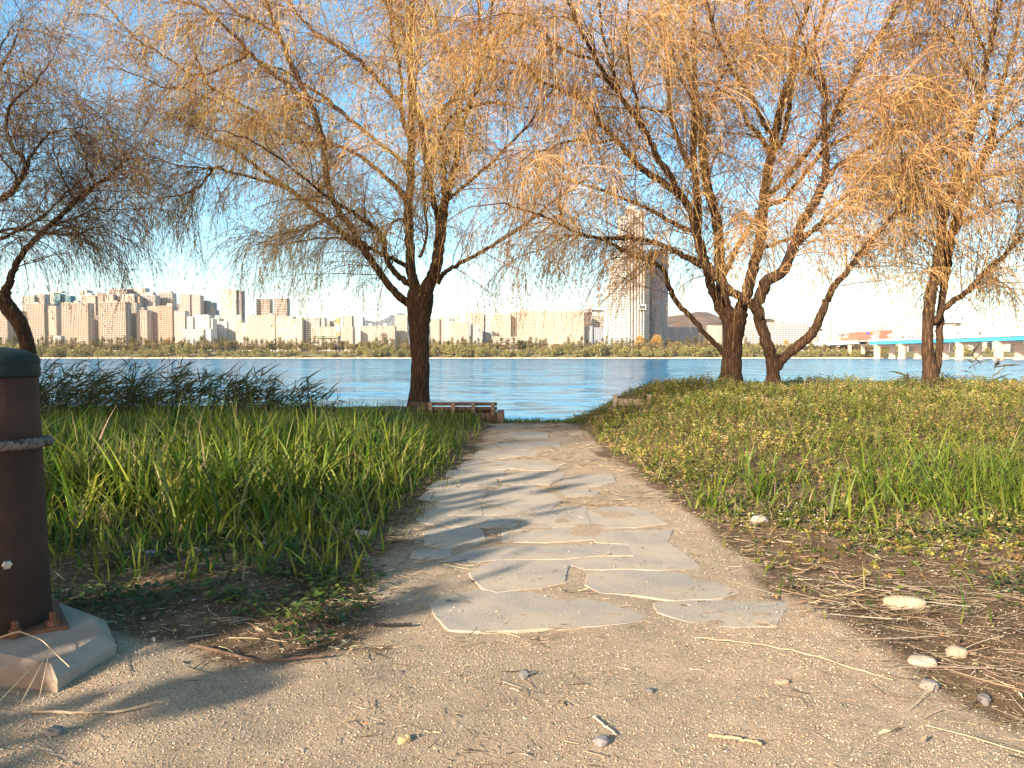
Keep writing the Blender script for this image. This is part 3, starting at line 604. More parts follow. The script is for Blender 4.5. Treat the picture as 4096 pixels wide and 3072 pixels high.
# ---------------------------------------------------------------- willows
def smooth_path(pts, sub=5):
    p = np.array(pts, float); q = np.concatenate([[2 * p[0] - p[1]], p, [2 * p[-1] - p[-2]]]); out = []
    for i in range(len(p) - 1):
        a, b, c, d = q[i:i + 4]
        for s in np.linspace(0, 1, sub, endpoint=False):
            out.append(.5 * (2 * b + (c - a) * s + (2 * a - 5 * b + 4 * c - d) * s * s + (3 * b - a - 3 * c + d) * s ** 3))
    out.append(p[-1]); return np.array(out)
def willow(base, Yd, limbs, ox, oy, sc, label, twig_pal, leaf_pal, dens=1.0, hang=1.0, leafn=1.0, minz=1.9, extra=True, hangmax=1.3):
    """limbs: list of (kind, [(x, y, width)...]) in the crop's pixels, kind 't' trunk or 'l' limb; each limb wanders in depth"""
    root = empty('willow_tree', base); tag(root, label, 'tree', 'bare autumn willows on the river bank'); B = np.array(base)
    done = []; sk = []                    # skeleton polylines for twigs: (P, R)
    trunk_mb = MB(); parts = []
    for li, (kind, raw) in enumerate(limbs):
        pl = [(ox + p[0] / sc, oy + p[1] / sc, (p[2] if len(p) > 2 else np.nan)) for p in raw]
        pl = np.array(pl, float); w = pl[:, 2]; idx_ = np.arange(len(w)); ok = ~np.isnan(w); w = np.interp(idx_, idx_[ok], w[ok]); pl[:, 2] = w / sc
        s = smooth_path(np.c_[pl[:, 0] / 4, pl[:, 1] / 4, pl[:, 2] / 4], 5); K = len(s)
        if not done: y0 = Yd; slope = 0
        else:
            pts = np.concatenate(done); k = np.argmin((pts[:, 0] - s[0, 0]) ** 2 + (pts[:, 1] - s[0, 1]) ** 2); y0 = pts[k, 2]
            slope = rng.uniform(-.55, .55)
        arc = np.concatenate([[0], np.cumsum(np.hypot(np.diff(s[:, 0]), np.diff(s[:, 1])))]) * Yd / F
        yy = y0 + slope * arc * (arc / (arc + .8)) + .05 * np.sin(arc * 2 + li) * np.minimum(arc, 1)
        if kind == 't': yy = np.full(K, Yd)
        P = np.array([at(a, b_, c) for a, b_, c in zip(s[:, 0], s[:, 1], yy)]); R = np.maximum(s[:, 2] * yy / F / 2 * .90, .004)
        if kind == 't':
            P[0, 2] = min(P[0, 2], B[2] - .15)
        else:
            P[1:] += rng.randn(K - 1, 3) * .008
        done.append(np.c_[s[:, 0], s[:, 1], yy]); P = P - B
        m = MB(); Rr = R * (1 + .025 * rng.randn(K))
        if kind == 't':
            Rr = Rr * (1 + .35 * np.exp(-np.maximum(P[:, 2], 0) / .12))
        m.tubes(P[None], Rr[None], 18 if R.max() > .07 else (10 if R.max() > .03 else 7), rough=.02)
        m.build('trunk' if kind == 't' else 'limb', BARK, root, True)
        if kind != 't': sk.append((P, R))
    # secondary boughs
    st, dr, ln, rd = [], [], [], []
    for P, R in sk:
        arc = np.concatenate([[0], np.cumsum(np.linalg.norm(np.diff(P, axis=0), axis=1))]); T = nrm(np.gradient(P, axis=0))
        n = int(arc[-1] / .115 * dens)
        for a in rng.rand(n):
            s_ = (.12 + .88 * a) * arc[-1]; p = np.array([np.interp(s_, arc, P[:, k]) for k in range(3)]); t_ = np.array([np.interp(s_, arc, T[:, k]) for k in range(3)]); r_ = np.interp(s_, arc, R)
            if p[2] + B[2] < minz: continue
            d = .75 * t_ + nrm(rng.randn(3)) * .75 + np.array([0, 0, .18])
            st.append(p); dr.append(d); ln.append(rng.uniform(.5, 1.7) * (1.15 if r_ > .02 else .8)); rd.append(min(r_ * .45, .009))
        p = P[-1]; st.append(p); dr.append(T[-1]); ln.append(.9); rd.append(R[-1])
    st, dr, ln, rd = map(np.array, (st, dr, ln, rd)); n2 = len(st)
    K2_ = 9; P2 = grow(st, dr, ln, K2_, .07, .12)
    mb = MB()
    R2 = rd[:, None] * np.linspace(1, .22, K2_)[None]
    mb.tubes(P2, np.maximum(R2, .0016), 4, 0, pickcol([(.17, .10, .06), (.12, .075, .05), (.22, .135, .08)], n2, .15))
    # fine twigs on the boughs and on the thin ends of limbs
    k3 = 18; i = np.repeat(np.arange(n2), k3); p, t_ = interp(P2, i, .15 + .85 * rng.rand(len(i)))
    st3 = [p]; dr3 = [.8 * t_ + nrm(rng.randn(len(i), 3)) * .6]
    for P, R in sk:
        thin = R < .035; kk = int(np.linalg.norm(np.diff(P[thin], axis=0), axis=1).sum() / .05) if thin.sum() > 2 else 0
        if kk:
            j = rng.randint(0, thin.sum() - 1, kk); Q = P[thin]; f_ = rng.rand(kk)[:, None]; st3.append(Q[j] * (1 - f_) + Q[j + 1] * f_)
            dr3.append(nrm(Q[j + 1] - Q[j]) * .5 + nrm(rng.randn(kk, 3)) * .8)
    st3 = np.concatenate(st3); dr3 = np.concatenate(dr3); k = (st3[:, 2] + B[2] > minz) & (rng.rand(len(st3)) < dens * 1.0); st3, dr3 = st3[k], dr3[k]; n3 = len(st3)
    L3 = rng.uniform(.3, 1.0, n3); P3 = grow(st3, dr3, L3, 6, .24, .07)
    mb.tubes(P3, np.tile([.0028, .0026, .0023, .002, .0017, .0012], (n3, 1)), 3, 0, pickcol(twig_pal, n3, .2))
    # hanging whips
    nh = int(n2 * 6.0 * hang); i = rng.randint(0, n2, nh); p, t_ = interp(P2, i, .4 + .6 * rng.rand(nh)); k = p[:, 2] + B[2] > minz + .3; p, t_ = p[k], t_[k]; nh = len(p)
    clump = vnoise(p[:, 0], p[:, 1] * 3, .5, 77)
    PH = grow(p, .5 * t_ + np.array([0, 0, -.45]) + rng.randn(nh, 3) * .35, (.25 + hangmax * rng.rand(nh) ** 1.3) * (.5 + .9 * clump), 8, .30, .05)
    mb.tubes(PH, np.tile(np.linspace(.0024, .001, 8), (nh, 1)), 3, 0, pickcol(twig_pal, nh, .2))
    # leaves
    for PP, per in ((P3, 4.2), (PH, 8.0)):
        nl = int(len(PP) * per * leafn); i = rng.randint(0, len(PP), nl); c, ta = interp(PP, i, .2 + .8 * rng.rand(nl))
        k = rng.rand(nl) < .25 + .9 * vnoise(c[:, 0], c[:, 2], .55, 79); c, ta = c[k], ta[k]; nl = len(c)
        a = .5 * ta + nrm(rng.randn(nl, 3)) * .5 + np.array([0, 0, -.55])
        leaves(mb, c, a, .035 + .055 * rng.rand(nl), .0035 + .0035 * rng.rand(nl), pickcol(leaf_pal, nl, .22), 1)
    mb.build('crown', [TWIG, LEAF], root)
    print('willow', label[:30], n2, n3, nh)
    return root
TW = [(.48, .295, .135), (.40, .235, .105), (.56, .365, .175), (.28, .165, .078)]
TWD = [(.17, .10, .07), (.13, .085, .06), (.22, .13, .085)]
LY = [(.56, .44, .13), (.50, .38, .11), (.42, .35, .10), (.64, .53, .20), (.34, .32, .08), (.52, .36, .12)]
LO = [(.48, .33, .12), (.40, .27, .09), (.54, .39, .15), (.32, .24, .07), (.42, .24, .09)]
LD = [(.16, .15, .05), (.22, .18, .06), (.12, .11, .045), (.26, .19, .08)]
def gbase(px, Y, sink=0.0):
    p = at(px, 400, Y); return (p[0], Y, float(zfun(p[0], Y)) - sink)
C2 = 1.1446
central = [
 ('t', [(772, 1880, 108), (778, 1750, 98), (780, 1650, 92), (775, 1540, 100), (775, 1450, 116), (778, 1390, 132), (782, 1330, 130)]),
 ('l', [(765, 1400, 60), (725, 1385, 46), (690, 1360, 40), (640, 1310, 38), (580, 1230, 36), (530, 1150, 38), (470, 1100, 34), (400, 1050, 30), (340, 1000, 28), (260, 930, 26), (170, 860, 24), (80, 800, 20), (0, 738, 18), (-90, 670, 14), (-200, 620, 11), (-290, 560, 8)]),
 ('l', [(510, 1140, 34), (490, 1090, 34), (440, 1010, 34), (400, 950, 34), (370, 890, 33), (350, 800, 32), (340, 700, 31), (320, 600, 30), (290, 500, 28), (240, 400, 26), (180, 280, 24), (130, 150, 22), (90, 50, 20), (60, -70, 16)]),
 ('l', [(280, 490, 26), (220, 430, 24), (150, 370, 22), (70, 310, 20), (0, 240, 18), (-85, 150, 16), (-210, 40, 13), (-350, 0, 10), (-450, -40, 7)]),
 ('l', [(735, 1300, 36), (700, 1280, 32), (650, 1230, 30), (620, 1170, 28), (610, 1090, 26), (550, 1030, 24), (480, 980, 20), (420, 940, 17), (330, 880, 15), (240, 810, 12), (130, 720, 10), (0, 640, 8), (-110, 600, 6)]),
 ('l', [(735, 1225, 30), (700, 1210, 24), (640, 1180, 22), (560, 1140, 20), (510, 1105, 16)]),
 ('l', [(760, 1340, 62), (742, 1270, 52), (735, 1200, 48), (730, 1100, 46), (727, 1000, 46), (730, 880, 42), (738, 760, 40), (740, 640, 38), (738, 560, 36), (740, 480, 34), (736, 350, 32), (735, 200, 30), (740, 50, 26), (748, -90, 20)]),
 ('l', [(740, 660, 34), (722, 610, 28), (703, 560, 26), (690, 490, 24), (640, 430, 20), (570, 350, 19), (490, 270, 18), (410, 220, 17), (330, 170, 16), (250, 100, 14), (190, 20, 12), (150, -70, 9)]),
 ('l', [(690, 490, 20), (694, 390, 16), (680, 280, 16), (655, 180, 16), (642, 80, 14), (640, -60, 11)]),
 ('l', [(725, 930, 34), (700, 890, 28), (640, 830, 24), (560, 760, 22), (480, 700, 19), (400, 670, 17), (300, 660, 15), (200, 640, 13), (100, 600, 11), (0, 540, 9), (-110, 500, 6)]),
 ('l', [(732, 810, 30), (715, 770, 24), (690, 735, 22), (640, 690, 22), (570, 640, 21), (510, 590, 20), (450, 540, 20), (380, 480, 19), (320, 430, 17), (250, 390, 15), (170, 330, 12), (60, 290, 9), (-60, 230, 6)]),
 ('l', [(800, 1345, 80), (828, 1280, 66), (852, 1220, 60), (868, 1120, 56), (880, 1000, 54), (893, 920, 44), (920, 830, 34), (945, 720, 30), (962, 620, 28), (985, 530, 26), (1020, 450, 24), (1050, 370, 22), (1045, 270, 20), (1050, 150, 18), (1050, 0, 16), (1052, -90, 13)]),
 ('l', [(892, 940, 34), (885, 840, 27), (890, 740, 25), (920, 650, 22), (950, 560, 20), (968, 470, 18), (985, 390, 16), (990, 300, 12)]),
 ('l', [(895, 925, 24), (925, 895, 18), (960, 870, 18), (1040, 800, 17), (1110, 740, 16), (1170, 680, 14), (1240, 610, 12), (1310, 520, 10), (1365, 430, 8)]),
 ('l', [(855, 1290, 40), (880, 1260, 26), (910, 1235, 22), (960, 1210, 20), (1050, 1160, 18), (1150, 1100, 16), (1259, 1030, 14), (1365, 940, 10), (1450, 880, 8)]),
 ('l', [(868, 1020, 40), (850, 960, 32), (830, 860, 30), (810, 760, 28), (795, 660, 26), (782, 570, 24), (760, 500, 22), (755, 380, 16), (765, 260, 12)]),
 ('l', [(790, 840, 18), (805, 790, 20), (830, 740, 20), (865, 660, 18), (890, 580, 18), (940, 520, 16), (1000, 500, 14), (1070, 470, 12), (1150, 470, 9), (1230, 500, 6)]),
 ('l', [(750, 640, 22), (780, 590, 20), (830, 545, 20), (890, 490, 20), (950, 430, 20), (1000, 360, 18), (1040, 290, 16), (1090, 220, 14), (1180, 170, 12), (1259, 110, 10), (1340, 60, 8)]),
 ('l', [(960, 380, 14), (920, 290, 13), (890, 190, 12), (840, 90, 11), (800, 0, 10), (780, -70, 8)]),
 ('l', [(490, 1130, 16), (420, 1090, 12), (330, 1090, 10), (240, 1105, 8), (140, 1120, 6)]),
 ('l', [(330, 1010, 14), (240, 1050, 9), (120, 1080, 7), (40, 1120, 5)]),
 ('l', [(200, 880, 20), (110, 840, 18), (0, 810, 15), (-90, 790, 13), (-160, 770, 12), (-230, 850, 10), (-310, 890, 9), (-420, 905, 7), (-500, 880, 5)]),
 ('l', [(-120, 760, 11), (-210, 770, 9), (-350, 750, 8), (-480, 700, 7), (-590, 640, 6), (-660, 560, 5)]),
 ('l', [(380, 660, 12), (300, 590, 11), (180, 540, 10), (60, 520, 9), (-40, 560, 7), (-150, 470, 6), (-260, 420, 5)]),
 ('l', [(0, 250, 14), (-80, 290, 12), (-170, 330, 11), (-260, 340, 13), (-330, 300, 12), (-430, 230, 11), (-520, 180, 9), (-600, 90, 8), (-680, 0, 6)]),
 ('l', [(-250, 350, 11), (-290, 400, 9), (-390, 400, 8), (-480, 360, 7), (-580, 320, 5)]),
 ('l', [(130, 560, 11), (0, 500, 10), (-90, 450, 10), (-180, 400, 9), (-220, 330, 9), (-250, 250, 8)]),
 ('l', [(735, 250, 16), (700, 150, 13), (640, 60, 11), (590, -60, 8)]),
 ('l', [(1048, 300, 14), (1090, 150, 12), (1110, 20, 10), (1120, -70, 8)]),
 ('l', [(730, 1060, 20), (690, 1000, 12), (640, 1040, 9), (620, 1085, 8)]),
 ('l', [(775, 1180, 18), (810, 1080, 14), (800, 950, 12), (790, 860, 10)]),
 ('l', [(130, 160, 15), (40, 100, 12), (-60, 60, 10), (-160, -40, 8)]),
]
willow(gbase(1686 / 4, 13.0), 13.0, central, 1000, 0, C2, 'dark trunked willow standing alone beside the slatted bench, left of the path', TW, LY, dens=1.0)
right = [
 ('t', [(1050, 1815, 128), (1058, 1720, 106), (1062, 1640, 98), (1066, 1560, 98), (1072, 1490, 112), (1080, 1430, 124)]),
 ('l', [(1060, 1500, 66), (1035, 1460, 54), (1000, 1395, 50), (972, 1320, 48), (952, 1250, 44), (935, 1180, 40), (915, 1110, 36), (890, 1030, 34), (868, 960, 34), (810, 870, 34), (770, 790, 32), (720, 720, 30), (690, 650, 29), (640, 560, 26), (570, 470, 24), (500, 370, 22), (440, 270, 20), (390, 180, 18), (330, 60, 14), (285, -70, 10)]),
 ('l', [(1050, 1450, 70), (1025, 1370, 60), (1010, 1250, 56), (1000, 1100, 52), (985, 980, 50), (950, 850, 46), (930, 700, 44), (920, 600, 40), (900, 480, 36), (870, 350, 30), (840, 200, 24), (830, 50, 20), (818, -90, 15)]),
 ('l', [(1090, 1450, 76), (1130, 1340, 58), (1160, 1230, 54), (1190, 1100, 52), (1204, 950, 50), (1220, 830, 46), (1234, 750, 44), (1264, 600, 40), (1294, 450, 36), (1334, 350, 30), (1354, 200, 26), (1404, 50, 22), (1436, -90, 16)]),
 ('l', [(1250, 690, 30), (1294, 640, 28), (1324, 500, 26), (1344, 350, 24), (1384, 250, 22), (1444, 150, 20), (1484, 50, 17), (1510, -80, 12)]),
 ('l', [(925, 1210, 40), (860, 1180, 32), (800, 1150, 28), (740, 1120, 26), (670, 1100, 22), (580, 1090, 20), (480, 1090, 18), (400, 1080, 16), (300, 1040, 14), (200, 990, 12), (100, 960, 10), (0, 930, 7)]),
 ('l', [(1030, 1615, 34), (1000, 1590, 28), (950, 1540, 26), (880, 1460, 26), (820, 1400, 26), (775, 1320, 26), (760, 1260, 24), (720, 1210, 22), (660, 1190, 20), (590, 1160, 18), (520, 1120, 16), (440, 1090, 15), (370, 1075, 11), (280, 1090, 8), (200, 1140, 6), (120, 1160, 5)]),
 ('l', [(885, 1060, 26), (800, 1025, 24), (700, 965, 20), (620, 930, 17), (540, 900, 14), (430, 860, 11), (300, 820, 8), (180, 830, 6)]),
 ('l', [(870, 960, 36), (820, 890, 34), (740, 830, 32), (660, 780, 30), (590, 710, 28), (530, 640, 26), (470, 580, 24), (420, 510, 22), (360, 450, 20), (270, 410, 18), (190, 370, 16), (100, 300, 12), (0, 280, 8), (-90, 250, 6)]),
 ('l', [(865, 770, 28), (830, 680, 24), (800, 600, 22), (780, 520, 22), (770, 430, 20), (770, 300, 18), (750, 150, 16), (740, 0, 14), (735, -80, 11)]),
 ('l', [(772, 512, 17), (730, 508, 16), (650, 495, 12), (560, 495, 10), (450, 490, 6)]),
 ('l', [(1020, 1260, 30), (1055, 1200, 27), (1085, 1130, 25), (1130, 1060, 23), (1175, 1010, 20)]),
 ('l', [(1245, 700, 30), (1215, 660, 25), (1180, 610, 22), (1130, 560, 20), (1110, 500, 17), (1050, 440, 14), (980, 390, 10)]),
 ('l', [(1262, 620, 28), (1215, 580, 24), (1170, 480, 22), (1120, 400, 22), (1070, 330, 22), (1030, 250, 20), (990, 160, 18), (960, 60, 14), (930, -60, 11)]),
 ('l', [(1200, 930, 34), (1240, 890, 28), (1314, 810, 26), (1384, 730, 26), (1454, 640, 24), (1514, 570, 22), (1574, 450, 20), (1624, 360, 20), (1674, 260, 20), (1714, 190, 18), (1784, 90, 16), (1834, 0, 14), (1880, -80, 10)]),
 ('l', [(1215, 945, 28), (1304, 910, 24), (1354, 850, 22), (1424, 760, 20), (1484, 690, 19), (1564, 640, 18), (1644, 590, 16), (1734, 520, 14), (1824, 450, 10), (1944, 380, 6)]),
 ('l', [(1180, 1150, 24), (1244, 1120, 18), (1324, 1090, 16), (1424, 1060, 14), (1524, 1000, 14), (1614, 930, 12), (1704, 870, 10), (1844, 800, 8), (1960, 790, 5)]),
 ('l', [(440, 270, 16), (340, 250, 13), (240, 190, 12), (150, 110, 10), (60, 60, 8), (-40, 70, 6)]),
 ('l', [(570, 470, 16), (520, 330, 14), (480, 200, 13), (460, 80, 11), (450, -60, 9)]),
 ('l', [(930, 690, 24), (960, 520, 20), (1000, 380, 16), (1080, 260, 13), (1130, 120, 11), (1150, -60, 9)]),
 ('l', [(530, 640, 16), (430, 650, 13), (330, 640, 11), (230, 680, 8), (130, 700, 6)]),
 ('l', [(1334, 340, 16), (1240, 250, 13), (1200, 120, 11), (1190, -40, 9)]),
 ('l', [(640, 560, 18), (620, 420, 15), (590, 280, 13), (580, 130, 11), (600, -50, 9)]),
]
willow(gbase(2917 / 4, 13.2), 13.2, right, 2000, 0, C2, 'broad willow with several thick upright stems right of the path', TW, LO, dens=1.0, leafn=1.15)
vt = [
 ('t', [(106, 1815, 72), (106, 1730, 66), (104, 1660, 66), (104, 1620, 68)]),
 ('l', [(100, 1650, 62), (85, 1590, 58), (62, 1520, 56), (45, 1460, 58), (32, 1400, 62), (58, 1330, 60), (85, 1280, 58), (150, 1240, 54), (190, 1150, 50), (230, 1040, 48), (280, 950, 46), (325, 870, 42), (345, 790, 38), (345, 700, 34), (340, 600, 28), (345, 500, 24), (345, 420, 22), (330, 340, 18), (300, 230, 13), (290, 120, 9)]),
 ('l', [(35, 1425, 44), (12, 1400, 42), (-20, 1370, 42), (-84, 1335, 44), (-134, 1290, 42), (-184, 1230, 42), (-219, 1180, 40), (-239, 1080, 42), (-239, 950, 40), (-246, 850, 37), (-257, 750, 33), (-259, 600, 29), (-254, 450, 26), (-254, 300, 24), (-259, 150, 22), (-254, 0, 18), (-254, -90, 14)]),
 ('l', [(125, 1680, 48), (145, 1650, 44), (180, 1615, 46), (225, 1580, 50), (275, 1535, 48), (308, 1485, 44), (335, 1420, 40), (360, 1360, 36), (390, 1300, 34), (441, 1245, 30), (510, 1150, 26), (590, 1060, 24), (650, 990, 22), (710, 910, 20), (740, 850, 16), (770, 780, 14), (820, 720, 12), (900, 680, 8)]),
 ('l', [(640, 1000, 18), (720, 960, 14), (780, 920, 12), (850, 910, 8)]),
 ('l', [(335, 850, 30), (365, 800, 26), (400, 760, 22), (470, 715, 20), (540, 680, 18), (640, 600, 15), (720, 570, 11), (820, 560, 7)]),
 ('l', [(345, 640, 26), (375, 570, 23), (400, 490, 21), (440, 410, 19), (490, 330, 17), (540, 250, 14), (590, 170, 11), (640, 100, 8)]),
 ('l', [(210, 1120, 26), (300, 1040, 18), (360, 970, 16), (440, 900, 12), (520, 840, 9), (600, 800, 6)]),
 ('l', [(345, 450, 16), (280, 330, 13), (250, 200, 11), (220, 60, 9)]),
 ('l', [(-250, 480, 16), (-320, 350, 13), (-360, 220, 11), (-380, 60, 9)]),
 ('l', [(735, 860, 12), (700, 780, 10), (690, 680, 8), (640, 600, 6)]),
]
willow(gbase(3093 / 4, 12.6), 12.6, vt, 3000, 0, 1.144, 'forked willow with a V shaped trunk close to the right of the broad willow', TW, LO, dens=1.0, leafn=1.1)
rt = [
 ('t', [(825, 1825, 84), (827, 1740, 80), (824, 1680, 70), (814, 1620, 58), (812, 1540, 54), (816, 1450, 54), (828, 1340, 54)]),
 ('l', [(824, 1370, 54), (836, 1310, 54), (853, 1230, 52), (868, 1130, 48), (880, 1030, 46), (900, 940, 44), (940, 830, 46), (970, 740, 42), (1000, 640, 38), (1030, 520, 34), (1060, 400, 30), (1090, 250, 26), (1120, 100, 22), (1160, -60, 16)]),
 ('l', [(848, 1710, 40), (862, 1640, 36), (866, 1560, 34), (870, 1450, 34), (884, 1330, 36), (900, 1230, 38), (912, 1130, 40), (932, 1040, 42), (970, 940, 44), (1010, 850, 42), (1050, 760, 38), (1090, 650, 34), (1120, 540, 28), (1150, 400, 24), (1180, 280, 20), (1220, 150, 16), (1240, -40, 12)]),
 ('l', [(838, 1480, 38), (880, 1420, 32), (940, 1370, 30), (1010, 1320, 28), (1060, 1260, 26), (1120, 1210, 24), (1180, 1150, 22), (1250, 1070, 20), (1330, 990, 16), (1420, 900, 10)]),
 ('l', [(885, 1010, 20), (862, 900, 13), (830, 830, 10), (780, 780, 7)]),
 ('l', [(985, 870, 16), (900, 850, 12), (800, 860, 9), (700, 830, 6)]),
 ('l', [(1060, 740, 26), (1100, 690, 22), (1160, 620, 19), (1250, 560, 15), (1350, 500, 10)]),
 ('l', [(1010, 620, 22), (960, 520, 16), (900, 430, 13), (820, 380, 10), (740, 360, 7)]),
 ('l', [(1050, 430, 20), (980, 300, 16), (930, 180, 13), (860, 90, 10), (800, -20, 8)]),
 ('l', [(1130, 500, 18), (1200, 380, 15), (1290, 280, 12), (1390, 200, 9)]),
 ('l', [(920, 1080, 24), (1000, 1000, 18), (1090, 950, 15), (1180, 920, 12), (1290, 940, 8)]),
 ('l', [(1090, 280, 16), (1040, 150, 13), (980, 30, 10), (940, -60, 8)]),
 ('l', [(1040, 800, 18), (1130, 800, 14), (1220, 790, 11), (1320, 820, 7)]),
 ('l', [(960, 770, 18), (890, 690, 13), (830, 600, 10), (790, 520, 7)]),
]
willow(gbase(3718 / 4, 12.0), 12.0, rt, 3000, 0, 1.144, 'rightmost willow, its sunlit trunk hugged by a second thinner stem', TWD + TW, LO + LD, dens=1.2, hang=1.5, leafn=1.5, hangmax=1.2)
lt = [
 ('t', [(150, 1900, 84), (143, 1780, 76), (135, 1660, 72), (120, 1560, 70), (90, 1480, 72), (50, 1425, 78), (15, 1375, 70)]),
 ('l', [(20, 1380, 56), (28, 1330, 44), (42, 1300, 38), (55, 1255, 33), (85, 1190, 30), (140, 1120, 28), (220, 1040, 26), (300, 970, 24), (370, 900, 22), (430, 850, 20), (510, 800, 14), (570, 740, 10), (620, 680, 6)]),
 ('l', [(25, 1390, 60), (-30, 1335, 52), (-90, 1260, 46), (-140, 1150, 42), (-150, 1040, 38), (-100, 960, 34), (-20, 925, 32), (40, 890, 30), (90, 830, 29), (118, 760, 26), (100, 720, 22), (60, 680, 19), (32, 600, 16), (40, 500, 14), (100, 430, 12), (160, 380, 9), (230, 290, 7)]),
 ('l', [(-145, 1150, 30), (-60, 1120, 22), (0, 1095, 18), (80, 1060, 16), (180, 1000, 14), (260, 930, 11), (330, 860, 8), (400, 800, 6)]),
 ('l', [(-60, 1110, 18), (20, 1055, 15), (110, 1048, 13), (220, 1070, 12), (350, 1075, 10), (430, 1040, 7), (520, 1060, 5)]),
 ('l', [(-150, 1040, 34), (-160, 900, 30), (-130, 760, 26), (-90, 620, 22), (-60, 480, 18), (-20, 360, 14), (40, 250, 10), (80, 160, 7)]),
 ('l', [(440, 845, 12), (400, 770, 10), (385, 700, 8), (350, 600, 6), (300, 520, 5)]),
 ('l', [(115, 770, 16), (160, 690, 13), (220, 620, 11), (300, 590, 8), (380, 580, 5)]),
 ('l', [(345, 925, 12), (300, 840, 10), (270, 760, 8), (240, 660, 6)]),
 ('l', [(230, 1035, 12), (340, 1000, 9), (430, 960, 7), (540, 960, 5)]),
 ('l', [(-60, 480, 13), (-20, 330, 11), (0, 220, 9), (60, 120, 6)]),
 ('l', [(90, 830, 14), (40, 760, 12), (-20, 680, 10), (-40, 560, 8), (20, 420, 6)]),
]
willow(gbase(36, 12.0), 12.0, lt, 0, 0, C2, 'leaning dark willow at the left edge behind the bollard', TWD, LD + LY[:3], dens=1.15, leafn=.8, hangmax=.8)
# willows of the same row standing outside the frame, upstream and behind the camera; they shade the bank
src = [o for o in bpy.data.objects if o.name.startswith('willow_tree')]
def copy_tree(o, loc, rz, sc_, label):
    c = o.copy(); COL.objects.link(c); c.location = loc; c.rotation_euler = (0, 0, rz); c.scale = sc_; c['label'] = label
    for ch in o.children:
        k = ch.copy(); COL.objects.link(k); k.parent = c
for (si, x, y, rz) in SHADERS:
    copy_tree(src[si], (x, y, float(zfun(x, y))), rz, (.75, .75, 1.2), 'bare willow outside the picture that shades the bank')
# ---------------------------------------------------------------- river, far bank, hills
WZ = -3.0
t = NT('river_water'); o1 = t.obj((.5, 1, 1))
def wvec(sc, det): 
    o = t.n('TexNoise', Scale=sc, Detail=det, Roughness=.6); t.L.new(o1, o.inputs['Vector']); q_ = t.n('VectorMath', _operation='SUBTRACT'); t.L.new(o.outputs['Color'], q_.inputs[0]); q_.inputs[1].default_value = (.5, .5, .5); return q_.outputs[0]
def vop(op, a_, b2):
    q_ = t.n('VectorMath', _operation=op); t.L.new(a_, q_.inputs[0])
    if isinstance(b2, tuple): q_.inputs[1].default_value = b2
    else: t.L.new(b2, q_.inputs[1])
    return q_.outputs[0]
wv = vop('ADD', vop('ADD', vop('MULTIPLY', wvec(.09, 3), (WAVE * .8, WAVE, 0)), vop('MULTIPLY', wvec(.45, 4), (WAVE, WAVE * 1.2, 0))), (0, 0, 1.0)); wn = t.n('VectorMath', _operation='NORMALIZE'); t.L.new(wv, wn.inputs[0])
w3 = t.noise(.035, 4, .6, t.obj((.30, 1, 1)))
c = t.ramp(w3, [(.3, (.018, .155, .29)), (.7, (.026, .195, .345))])
df = t.n('BsdfDiffuse', Color=c); gl = t.n('BsdfGlossy', Roughness=.12, Normal=wn.outputs[0]); mx = t.n('MixShader'); lw = t.n('LayerWeight', Blend=.25, Normal=wn.outputs[0]); t.L.new(t.math('MULTIPLY', t.math('ADD', lw.outputs['Facing'], .15), .50), mx.inputs[0]); t.L.new(df.outputs[0], mx.inputs[1]); t.L.new(gl.outputs[0], mx.inputs[2]); t.L.new(mx.outputs[0], t.out.inputs[0])
m = MB(); xs = np.array([-7000, -700, -120, -30, 30, 120, 700, 7000.]); ys = np.array([13.4, 40, 120, 350, 700, 900.])
XX, YY = np.meshgrid(xs, ys); ii = np.arange(XX.size).reshape(XX.shape)
m.add(np.c_[XX.ravel(), YY.ravel(), np.full(XX.size, WZ)], np.stack([ii[:-1, :-1], ii[:-1, 1:], ii[1:, 1:], ii[1:, :-1]], -1).reshape(-1, 4))
tag(m.build('river', t.m), 'wide rippled blue river', None, None, 'structure')
SH = 880.0
def farz(x, y):
    return -3.4 + 7.6 * sstep(SH + 8, SH + 62, y + 10 * (vnoise(x, x * 0, 60, 91) - .5)) + 1.2 * sstep(SH - 4, SH + 8, y)
t = NT('far_bank_soil'); v = t.obj(); n = t.noise(.06, 5, .6, v); n2_ = t.noise(.6, 4, .6, v)
c = t.ramp(n, [(.35, (.26, .19, .11)), (.5, (.13, .135, .05)), (.7, (.19, .17, .07))]); c = t.mix(t.math('MULTIPLY', n2_, .4), c, (.38, .30, .19)); t.pbr(c, .95, .1)
xs = np.concatenate([[-9000, -3000], np.linspace(-900, 900, 120), [3000, 9000]]); ys = np.concatenate([np.linspace(SH - 6, SH + 80, 24), [1000, 1200, 2000, 9500]])
XX, YY = np.meshgrid(xs, ys); ZZ = farz(XX, YY); ii = np.arange(XX.size).reshape(XX.shape)
m = MB(); m.add(np.c_[XX.ravel(), YY.ravel(), ZZ.ravel()], np.stack([ii[:-1, :-1], ii[:-1, 1:], ii[1:, 1:], ii[1:, :-1]], -1).reshape(-1, 4))
tag(m.build('far_bank', t.m, smooth=True), 'grassy far river bank with a pale stone edge', None, None, 'structure')
m = MB(); xs = np.linspace(-900, 900, 400); rr = np.random.RandomState(3)
for i_ in range(len(xs) - 1):
    z0 = -2.1 + .5 * rr.rand(); m.box(xs[i_], xs[i_ + 1] - .4 * rr.rand(), SH - 5 - rr.rand(), SH + 4 + 2 * rr.rand(), -4, z0)
tag(m.build('stone_embankment', simple('embankment_stone', (.50, .42, .33), .9, .1, .3, .5)), 'pale stone revetment along the far waterline', None, None, 'structure')
